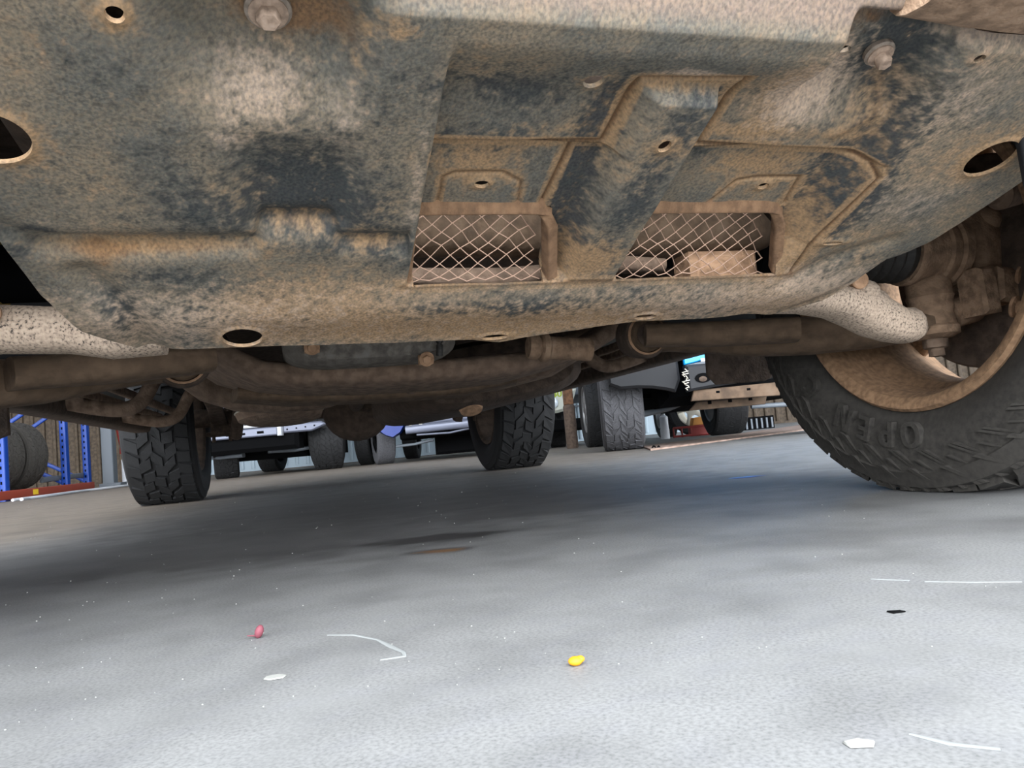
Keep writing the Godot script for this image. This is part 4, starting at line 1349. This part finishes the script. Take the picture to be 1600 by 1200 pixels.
	for k in 9:
		var r := 0.012 * sin(k * 1.7)
		b.sweep([Vector3(-0.385 + r, 0.345 + k * 0.014, 0.66), Vector3(-0.40 + r * 1.5, 0.355 + k * 0.014, 0.675), Vector3(-0.378 - r, 0.362 + k * 0.014, 0.665)], [0.0035], 2.0, 5)
	part("ragged_edge", b, M.rim_pale, bp, "pale ragged torn edge")
	b = Build.new()
	b.lathe([Vector2(0, 0), Vector2(0.042, 0), Vector2(0.042, 0.004), Vector2(0, 0.004)], 24, Transform3D(Basis(Vector3(1, 0, 0), Vector3(0, 0, 1), Vector3(0, -1, 0)) * Basis.from_scale(Vector3(1.2, 1, 0.7)), Vector3(-0.28, 0.412, 0.652)))
	part("lamp_hole", b, M.black, bp)
	b = Build.new()
	b.ball(Vector3(-0.283, 0.404, 0.65), Vector3(0.03, 0.02, 0.012), 14)
	part("fog_lamp", b, M.dust_dark, bp)
	b = Build.new()
	b.slab(v2([-0.375, 0.505, -0.38, 0.66, -0.1, 0.66, -0.1, 0.545]), 0.04, Transform3D(Basis(), Vector3(0, 0, 0.585)), 0.006)
	part("bonnet_edge", b, M.bright_blue, v, "bright blue bonnet edge")
	b = Build.new()
	b.slab(v2([-0.375, 0.46, -0.1, 0.47, -0.1, 0.538, -0.375, 0.50]), 0.05, Transform3D(Basis(), Vector3(0, 0, 0.61)), 0.008)
	part("grille_bar", b, M.steel_grey, v)
	b = Build.new()
	b.box(Vector3(-0.235, 0.522, 0.637), Vector3(0.09, 0.022, 0.006), 0.002)
	part("grille_slot", b, M.white, v)
	for q in [[[-0.338, 0.342, 0.195, 0.345, 0.188, 0.262, -0.357, 0.276], 0.60], [[-0.29, 0.273, 0.156, 0.268, 0.142, 0.219, -0.345, 0.221], 0.45]]:
		b = Build.new()
		b.slab(v2(q[0]), 0.03, Transform3D(Basis(), Vector3(0, 0, q[1])), 0.004)
		var pl := part("under_plate", b, M.tan_plate, v, "tan dusty under-plate")
		for k in (2 if q[1] > 0.5 else 3):
			b = Build.new()
			if q[1] > 0.5: b.box(Vector3(-0.19 + k * 0.19, 0.318, q[1] + 0.015), Vector3(0.022, 0.014, 0.004), 0.001)
			else: b.box(Vector3(-0.21 + k * 0.13, 0.262, q[1] + 0.015), Vector3(0.024, 0.022, 0.004), 0.001)
			part("plate_slot", b, M.black, pl)
	arm(v, [Vector3(-0.56, 0.235, 0.05), Vector3(-0.40, 0.255, 0.12), Vector3(-0.26, 0.31, 0.25)], 0.022)
	arm(v, [Vector3(-0.55, 0.36, 0.0), Vector3(-0.40, 0.35, 0.05), Vector3(-0.28, 0.40, 0.1)], 0.016, M.black)
	b = Build.new()
	b.sweep([Vector3(0.10, 0.215, 0.30), Vector3(0.62, 0.20, 0.25)], [0.016], 2.0, 10)
	part("sway_bar", b, M.steel_grey, v)
	b = Build.new()
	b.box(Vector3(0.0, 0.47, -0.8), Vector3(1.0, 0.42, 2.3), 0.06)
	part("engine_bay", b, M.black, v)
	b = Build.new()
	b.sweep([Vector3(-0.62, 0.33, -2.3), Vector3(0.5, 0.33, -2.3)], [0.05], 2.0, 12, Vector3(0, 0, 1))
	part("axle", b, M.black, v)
	# loose wheels
	loose("spare_tire", "dark tire standing upright between the silver and white four-wheel drives", Vector3(-1.82, 0.33, -9.3), 0.0, 0.34, 0.16, M.tire_dark, M.black, "loose wheels standing on the workshop floor")
	loose("spare_wheel", "black tire on a cream rim standing beyond the torn-bumper four-wheel drive", Vector3(2.05, 0.30, -8.75), PI + 0.9, 0.31, 0.16, M.tire_dark, M.rim_pale, "loose wheels standing on the workshop floor")
	# things stacked round the standing tire
	b = Build.new()
	v = thing("timber_post", "brown timber post on a grey drum left of the torn-bumper vehicle's dark rear tire", "post", Vector3(0.55, 0.0, -7.75))
	b.box(Vector3(0, 0.70, 0), Vector3(0.10, 0.52, 0.08), 0.006)
	part("shaft", b, M.brown, v)
	b = Build.new()
	b.lathe([Vector2(0, 0), Vector2(0.055, 0), Vector2(0.06, 0.02), Vector2(0.06, 0.42), Vector2(0.05, 0.44), Vector2(0, 0.44)], 20)
	part("drum", b, M.dust_dark, v)
	# red frame, can and cardboard on the floor behind
	v = thing("toolbox", "low red metal frame box on the floor behind the torn-bumper four-wheel drive", "toolbox", Vector3(1.88, 0.0, -8.42), 0.0)
	b = Build.new()
	for y in [0.015, 0.105]: b.sweep([Vector3(-0.19, y, 0.1), Vector3(0.2, y, 0.1)], [Vector2(0.012, 0.012)], 6.0, 8)
	for x in [-0.19, -0.10, 0.0]: b.sweep([Vector3(x, 0.0, 0.1), Vector3(x, 0.11, 0.1)], [Vector2(0.009, 0.009)], 6.0, 8, Vector3(0, 0, 1))
	part("frame", b, M.red, v)
	b = Build.new()
	b.slab(v2([0.0, 0.0, 0.24, 0.0, 0.22, 0.10, 0.0, 0.11]), 0.16, Transform3D(Basis(), Vector3(0, 0, 0.03)), 0.006)
	part("drawer", b, M.red, v)
	b = Build.new()
	b.slab(v2([-0.02, 0.0, 0.16, 0.0, 0.13, 0.06, 0.08, 0.09, 0.0, 0.085]), 0.14, Transform3D(Basis(), Vector3(1.92, 0.113, -8.40)), 0.008)
	tag(part("cardboard_box", b, M.cardboard), "torn orange-brown cardboard on the red frame box", "box")
	b = Build.new()
	b.lathe([Vector2(0, 0), Vector2(0.045, 0), Vector2(0.045, 0.13), Vector2(0.03, 0.145), Vector2(0.02, 0.15), Vector2(0.02, 0.165), Vector2(0, 0.165)], 20, Transform3D(Basis(), Vector3(1.60, 0.105, -8.33)))
	b.lathe([Vector2(0, 0), Vector2(0.05, 0), Vector2(0.05, 0.105), Vector2(0, 0.105)], 16, Transform3D(Basis(), Vector3(1.60, 0.0, -8.33)))
	tag(part("spray_can", b, M.white), "white can standing at the left of the red frame box", "can")
	v = thing("ribbed_plate", "dark steel plate with pale upright ribs standing under the torn-bumper four-wheel drive", "plate", Vector3(2.86, 0.0, -9.1), 0.0)
	b = Build.new()
	b.box(Vector3(0, 0.075, 0), Vector3(0.36, 0.15, 0.03), 0.004)
	part("backing", b, M.black, v)
	for k in 6:
		b = Build.new()
		b.box(Vector3(-0.15 + k * 0.06, 0.07, 0.02), Vector3(0.022, 0.12, 0.02), 0.003)
		part("rib", b, M.steel_grey, v)
	build_rack()


func v3ring(a: Array, z: float) -> PackedVector3Array:
	var r := PackedVector3Array()
	for i in range(0, a.size(), 2): r.append(Vector3(a[i], a[i + 1], z))
	return r


func loose(called: String, label: String, at: Vector3, turn: float, R: float, w: float, tm: Material, rm: Material, group := "", tilt := 0.0):
	var v := thing(called, label, "tire", at, turn, group)
	v.rotation.z = tilt
	var o := part("tire", tire_carcass(R, w, R * 0.6, -at.y + 0.002, 48), tm, v)
	stuff(part("tread", tread_blocks(R, w, 40, -at.y + 0.002, int(at.x * 100) + 500, 0.4), tm, o))
	if rm:
		var r := part("wheel_rim", rim_build(R * 0.61, w), rm, v)
		part("wheel_disc", spokes_build(R * 0.61, w, 5), rm, r)


func build_rack():
	# pallet rack at the left wall; its front beam runs from (-4.9, -7.3) to (-5.6, -10)
	var a := Vector3(-4.90, 0, -7.75)
	var dir := Vector3(-0.22, 0, -1).normalized()
	var v := thing("pallet_rack", "blue and orange steel pallet rack standing at the left side of the workshop", "rack", a, 0.0)
	var back := Vector3(-0.9, 0, 0.2)
	var up := Build.new()
	up.sweep([Vector3.ZERO, Vector3(0, 2.4, 0)], [Vector2(0.036, 0.036)], 6.0, 12, Vector3(0, 0, 1))
	var um := up.done()
	var hole := Build.new()
	hole.box(Vector3(0, 0, 0), Vector3(0.016, 0.028, 0.004), 0.001)
	var hm := hole.done()
	for k in 3:
		for d in 2:
			var at: Vector3 = dir * [-0.65, 0.95, 1.68][k] + back * (0.0 if d == 0 else 0.95)
			var o := same("upright", um, M.rack_blue, v, Transform3D(Basis(), at))
			if d == 0:
				for h in 12: same("punched_hole", hm, M.black, o, Transform3D(Basis(), Vector3(0.0, 0.1 + h * 0.07, 0.037)))
	for k in 3:
		for q in [[0.10, 0.62], [0.62, 1.2], [1.2, 1.75]]:
			var b := Build.new()
			var p: Vector3 = dir * [-0.65, 0.95, 1.68][k]
			var fl: bool = q[0] > 0.5 and q[0] < 1.0
			b.sweep([p + (back * 0.95 if fl else Vector3.ZERO) + Vector3(0, q[0], 0), p + (Vector3.ZERO if fl else back * 0.95) + Vector3(0, q[1], 0)], [Vector2(0.016, 0.022)], 6.0, 8)
			part("brace", b, M.rack_blue, v)
	for d in 2:
		var b := Build.new()
		var off := back * (0.0 if d == 0 else 0.95) + Vector3(0.045, 0, 0) * (1 - d)
		b.sweep([dir * -1.2 + off + Vector3(0, 0.055, 0), dir * 1.72 + off + Vector3(0, 0.055, 0)], [Vector2(0.022, 0.042)], 8.0, 12)
		part("beam", b, M.rack_orange if d == 0 else M.rack_blue, v)
		b = Build.new()
		b.sweep([dir * -1.2 + off + Vector3(0, 1.5, 0), dir * 1.72 + off + Vector3(0, 1.5, 0)], [Vector2(0.022, 0.05)], 8.0, 12)
		part("beam", b, M.rack_orange, v)
	var y := Build.new()
	y.box(dir * -0.1 + Vector3(0.07, 0.058, 0), Vector3(0.004, 0.05, 0.11), 0.001, Basis(Vector3.UP, 0.14))
	y.box(dir * -0.1 + Vector3(0.045, 0.058, 0.024), Vector3(0.05, 0.05, 0.004), 0.001, Basis(Vector3.UP, 0.14))
	part("load_sticker", y, M.yellow, v, "yellow sticker")
	var b := Build.new()
	b.sweep([dir * 0.5 + Vector3(-0.10, 0.17, 0), dir * 1.7 + Vector3(-0.05, 0.19, 0)], [Vector2(0.02, 0.03)], 6.0, 10)
	part("cross_tie", b, M.steel_grey, v)
	loose("truck_tire", "big dark tire standing nearer on the blue pallet rack", Vector3(-5.32, 0.44, -7.72), -1.82, 0.36, 0.25, M.tire, null, "tires on the pallet rack", 0.0)
	loose("truck_tire", "big dark tire leaning second behind the nearer one on the blue pallet rack", Vector3(-5.28, 0.44, -8.02), -1.75, 0.36, 0.25, M.tire, null, "tires on the pallet rack", 0.0)
	# grey column at the end of the rack
	var c := thing("steel_column", "grey steel column on a square foot between pallet rack and left rear tire", "column", Vector3(-5.12, 0, -9.65), 0.1)
	b = Build.new()
	b.box(Vector3(0, 1.2, 0), Vector3(0.135, 2.4, 0.135), 0.008)
	part("shaft", b, M.steel_grey, c)
	b = Build.new()
	b.box(Vector3(0.03, 0.03, 0), Vector3(0.26, 0.06, 0.2), 0.008)
	part("foot", b, M.steel_grey, c)
	b = Build.new()
	b.hose([Vector3(-5.14, 1.3, -9.71), Vector3(-5.2, 1.25, -10.1), Vector3(-5.31, 1.0, -10.3), Vector3(-5.30, 0.75, -10.3), Vector3(-5.26, 0.55, -10.29), Vector3(-5.27, 0.43, -10.3)], 0.05, 10, 5)
	tag(part("fire_hose", b, M.red), "red hose hanging behind the grey column", "hose")
	b = Build.new()
	b.lathe([Vector2(0, 0), Vector2(0.05, 0), Vector2(0.05, 0.34), Vector2(0.04, 0.36), Vector2(0, 0.36)], 16, Transform3D(Basis(), Vector3(-5.25, 0.0, -10.3)))
	tag(part("white_pipe", b, M.white), "short white pipe standing below the red hose", "pipe")


# ---------- small things on the floor
func flat(called: String, at: Vector3, outline: Array, m: Material, label: String, category: String, group := "", lift := 0.0, turn := 0.0) -> MeshInstance3D:
	# a thin curled scrap: outline in x,z around its middle
	var b := Build.new()
	var p := v2(outline)
	var lo := PackedVector3Array()
	var hi := PackedVector3Array()
	var mid := PackedVector3Array()
	for q in p:
		var h := lift * (q.x * q.x + q.y * q.y) * 900.0
		lo.append(Vector3(q.x, 0.0004 + h * 0.002, q.y))
		hi.append(Vector3(q.x * 0.9, 0.0012 + h * 0.002, q.y * 0.9))
	b.loft([lo, hi])
	var o := part(called, b, m)
	o.position = at
	o.rotation.y = turn
	tag(o, label, category, group)
	return o


func build_litter():
	var b := Build.new()
	b.ball(Vector3.ZERO, Vector3(0.0045, 0.0028, 0.004), 12)
	b.ball(Vector3(0.003, 0.0006, -0.001), Vector3(0.003, 0.0022, 0.0028), 10)
	var y := part("petal", b, M.leaf_yellow)
	y.position = Vector3(0.023, 0.0027, -0.479)
	tag(y, "bright yellow petal lying on the pale floor in front", "petal")
	b = Build.new()
	b.ball(Vector3.ZERO, Vector3(0.0035, 0.0055, 0.004), 12)
	b.sweep([Vector3(-0.002, -0.004, 0), Vector3(-0.008, -0.0052, 0.002)], [0.0008, 0.0004], 2.0, 6)
	var r := part("bud", b, M.petal)
	r.position = Vector3(-0.221, 0.0052, -0.630)
	r.rotation.z = -0.35
	tag(r, "small pink bud lying on the floor left of centre", "bud")
	flat("paper_scrap", Vector3(-0.171, 0, -0.511), [-0.007, -0.003, 0.0, -0.006, 0.007, -0.003, 0.006, 0.003, -0.002, 0.005, -0.007, 0.002], M.paper, "white oval paper fleck on the floor below the pink bud", "paper scrap")
	flat("paper_scrap", Vector3(0.131, 0, -0.332), [-0.006, -0.003, 0.001, -0.005, 0.007, -0.001, 0.004, 0.004, -0.005, 0.003], M.paper, "white fleck nearest the front edge of the floor, right of centre", "paper scrap")
	flat("leaf_scrap", Vector3(0.245, 0, -0.532), [-0.005, -0.003, 0.004, -0.002, 0.006, 0.002, -0.003, 0.003], M.black, "small black crumb on the pale floor at right", "crumb")
	flat("blue_scrap", Vector3(0.536, 0, -1.851), [-0.04, -0.012, 0.01, -0.02, 0.05, 0.0, 0.0, 0.02, -0.03, 0.012], M.blue, "blue plastic scrap in the shadow near the front tire", "plastic scrap", "", 0.02)
	b = Build.new()
	b.hose([Vector3(0.83, 0.006, -4.80), Vector3(0.845, 0.022, -4.81), Vector3(0.86, 0.006, -4.80), Vector3(0.875, 0.018, -4.81), Vector3(0.885, 0.005, -4.82)], 0.005)
	tag(part("wire_clip", b, M.black), "small twisted black wire on the floor by the grey worn tire", "wire")
	# chalky scratches: part of the slab's surface
	var slab_floor := get_node("floor")
	for s in [[Vector3(-0.163, 0, -0.618), Vector3(-0.140, 0, -0.610), Vector3(-0.118, 0, -0.588), Vector3(-0.105, 0, -0.566), Vector3(-0.092, 0, -0.545), Vector3(-0.090, 0, -0.535), Vector3(-0.106, 0, -0.531)], [Vector3(0.278, 0, -0.640), Vector3(0.30, 0, -0.622)], [Vector3(0.308, 0, -0.614), Vector3(0.335, 0, -0.598), Vector3(0.365, 0, -0.584)], [Vector3(0.155, 0, -0.338), Vector3(0.165, 0, -0.325), Vector3(0.18, 0, -0.316)], [Vector3(-1.62, 0, -3.90), Vector3(-1.35, 0, -3.84), Vector3(-1.17, 0, -3.80)], [Vector3(-1.55, 0, -4.5), Vector3(-1.1, 0, -4.42)]]:
		b = Build.new()
		var wide: float = 0.002 if s[0].z > -1.0 else 0.012
		var pts := []
		for p in s: pts.append(p + Vector3(0, 0.0002, 0))
		b.sweep(pts, [Vector2(wide * 0.5, 0.0004), Vector2(wide, 0.0005), Vector2(wide * 0.7, 0.0005), Vector2(wide * 1.3, 0.0005), Vector2(wide * 0.8, 0.0005), Vector2(wide * 1.3, 0.0005), Vector2(wide * 0.5, 0.0004)], 2.0, 8)
		struct(part("chalk_scratch", b, M.chalk, slab_floor))
	# white strap along the rack
	b = Build.new()
	b.hose([Vector3(-4.40, 0.012, -6.8), Vector3(-4.52, 0.012, -7.2), Vector3(-4.62, 0.012, -7.6), Vector3(-4.72, 0.014, -8.2), Vector3(-4.84, 0.012, -8.8), Vector3(-4.86, 0.012, -9.3), Vector3(-4.76, 0.012, -9.7)], 0.015)
	b.hose([Vector3(-4.48, 0.012, -6.8), Vector3(-4.46, 0.014, -7.2), Vector3(-4.58, 0.012, -7.7), Vector3(-4.80, 0.012, -8.4), Vector3(-4.76, 0.014, -9.0), Vector3(-4.80, 0.012, -9.6)], 0.015)
	tag(part("rope", b, M.white), "white rope lying loose along the orange rack beam", "rope")
	# loose grit
	var g := Build.new()
	g.ball(Vector3.ZERO, Vector3(1, 0.6, 0.8), 6)
	var mm := MultiMesh.new()
	mm.transform_format = MultiMesh.TRANSFORM_3D
	mm.mesh = g.done()
	var rng := RandomNumberGenerator.new()
	rng.seed = 77
	mm.instance_count = 700
	for i in 700:
		var z := -0.45 - pow(rng.randf(), 1.5) * 5.5
		var x := rng.randf_range(-0.9, 0.9) * (-z * 0.75 + 0.1)
		var s := rng.randf_range(0.0003, 0.0010) * (0.6 + 0.5 * -z)
		mm.set_instance_transform(i, Transform3D(Basis(Vector3.UP, rng.randf() * 6.0).scaled(Vector3.ONE * s), Vector3(x, s * 0.3, z)))
	var gi := MultiMeshInstance3D.new()
	gi.name = "grit"
	gi.multimesh = mm
	gi.material_override = M.paper
	tag(gi, "pale grit scattered over the concrete floor", "grit")
	stuff(gi)
	add_child(gi)
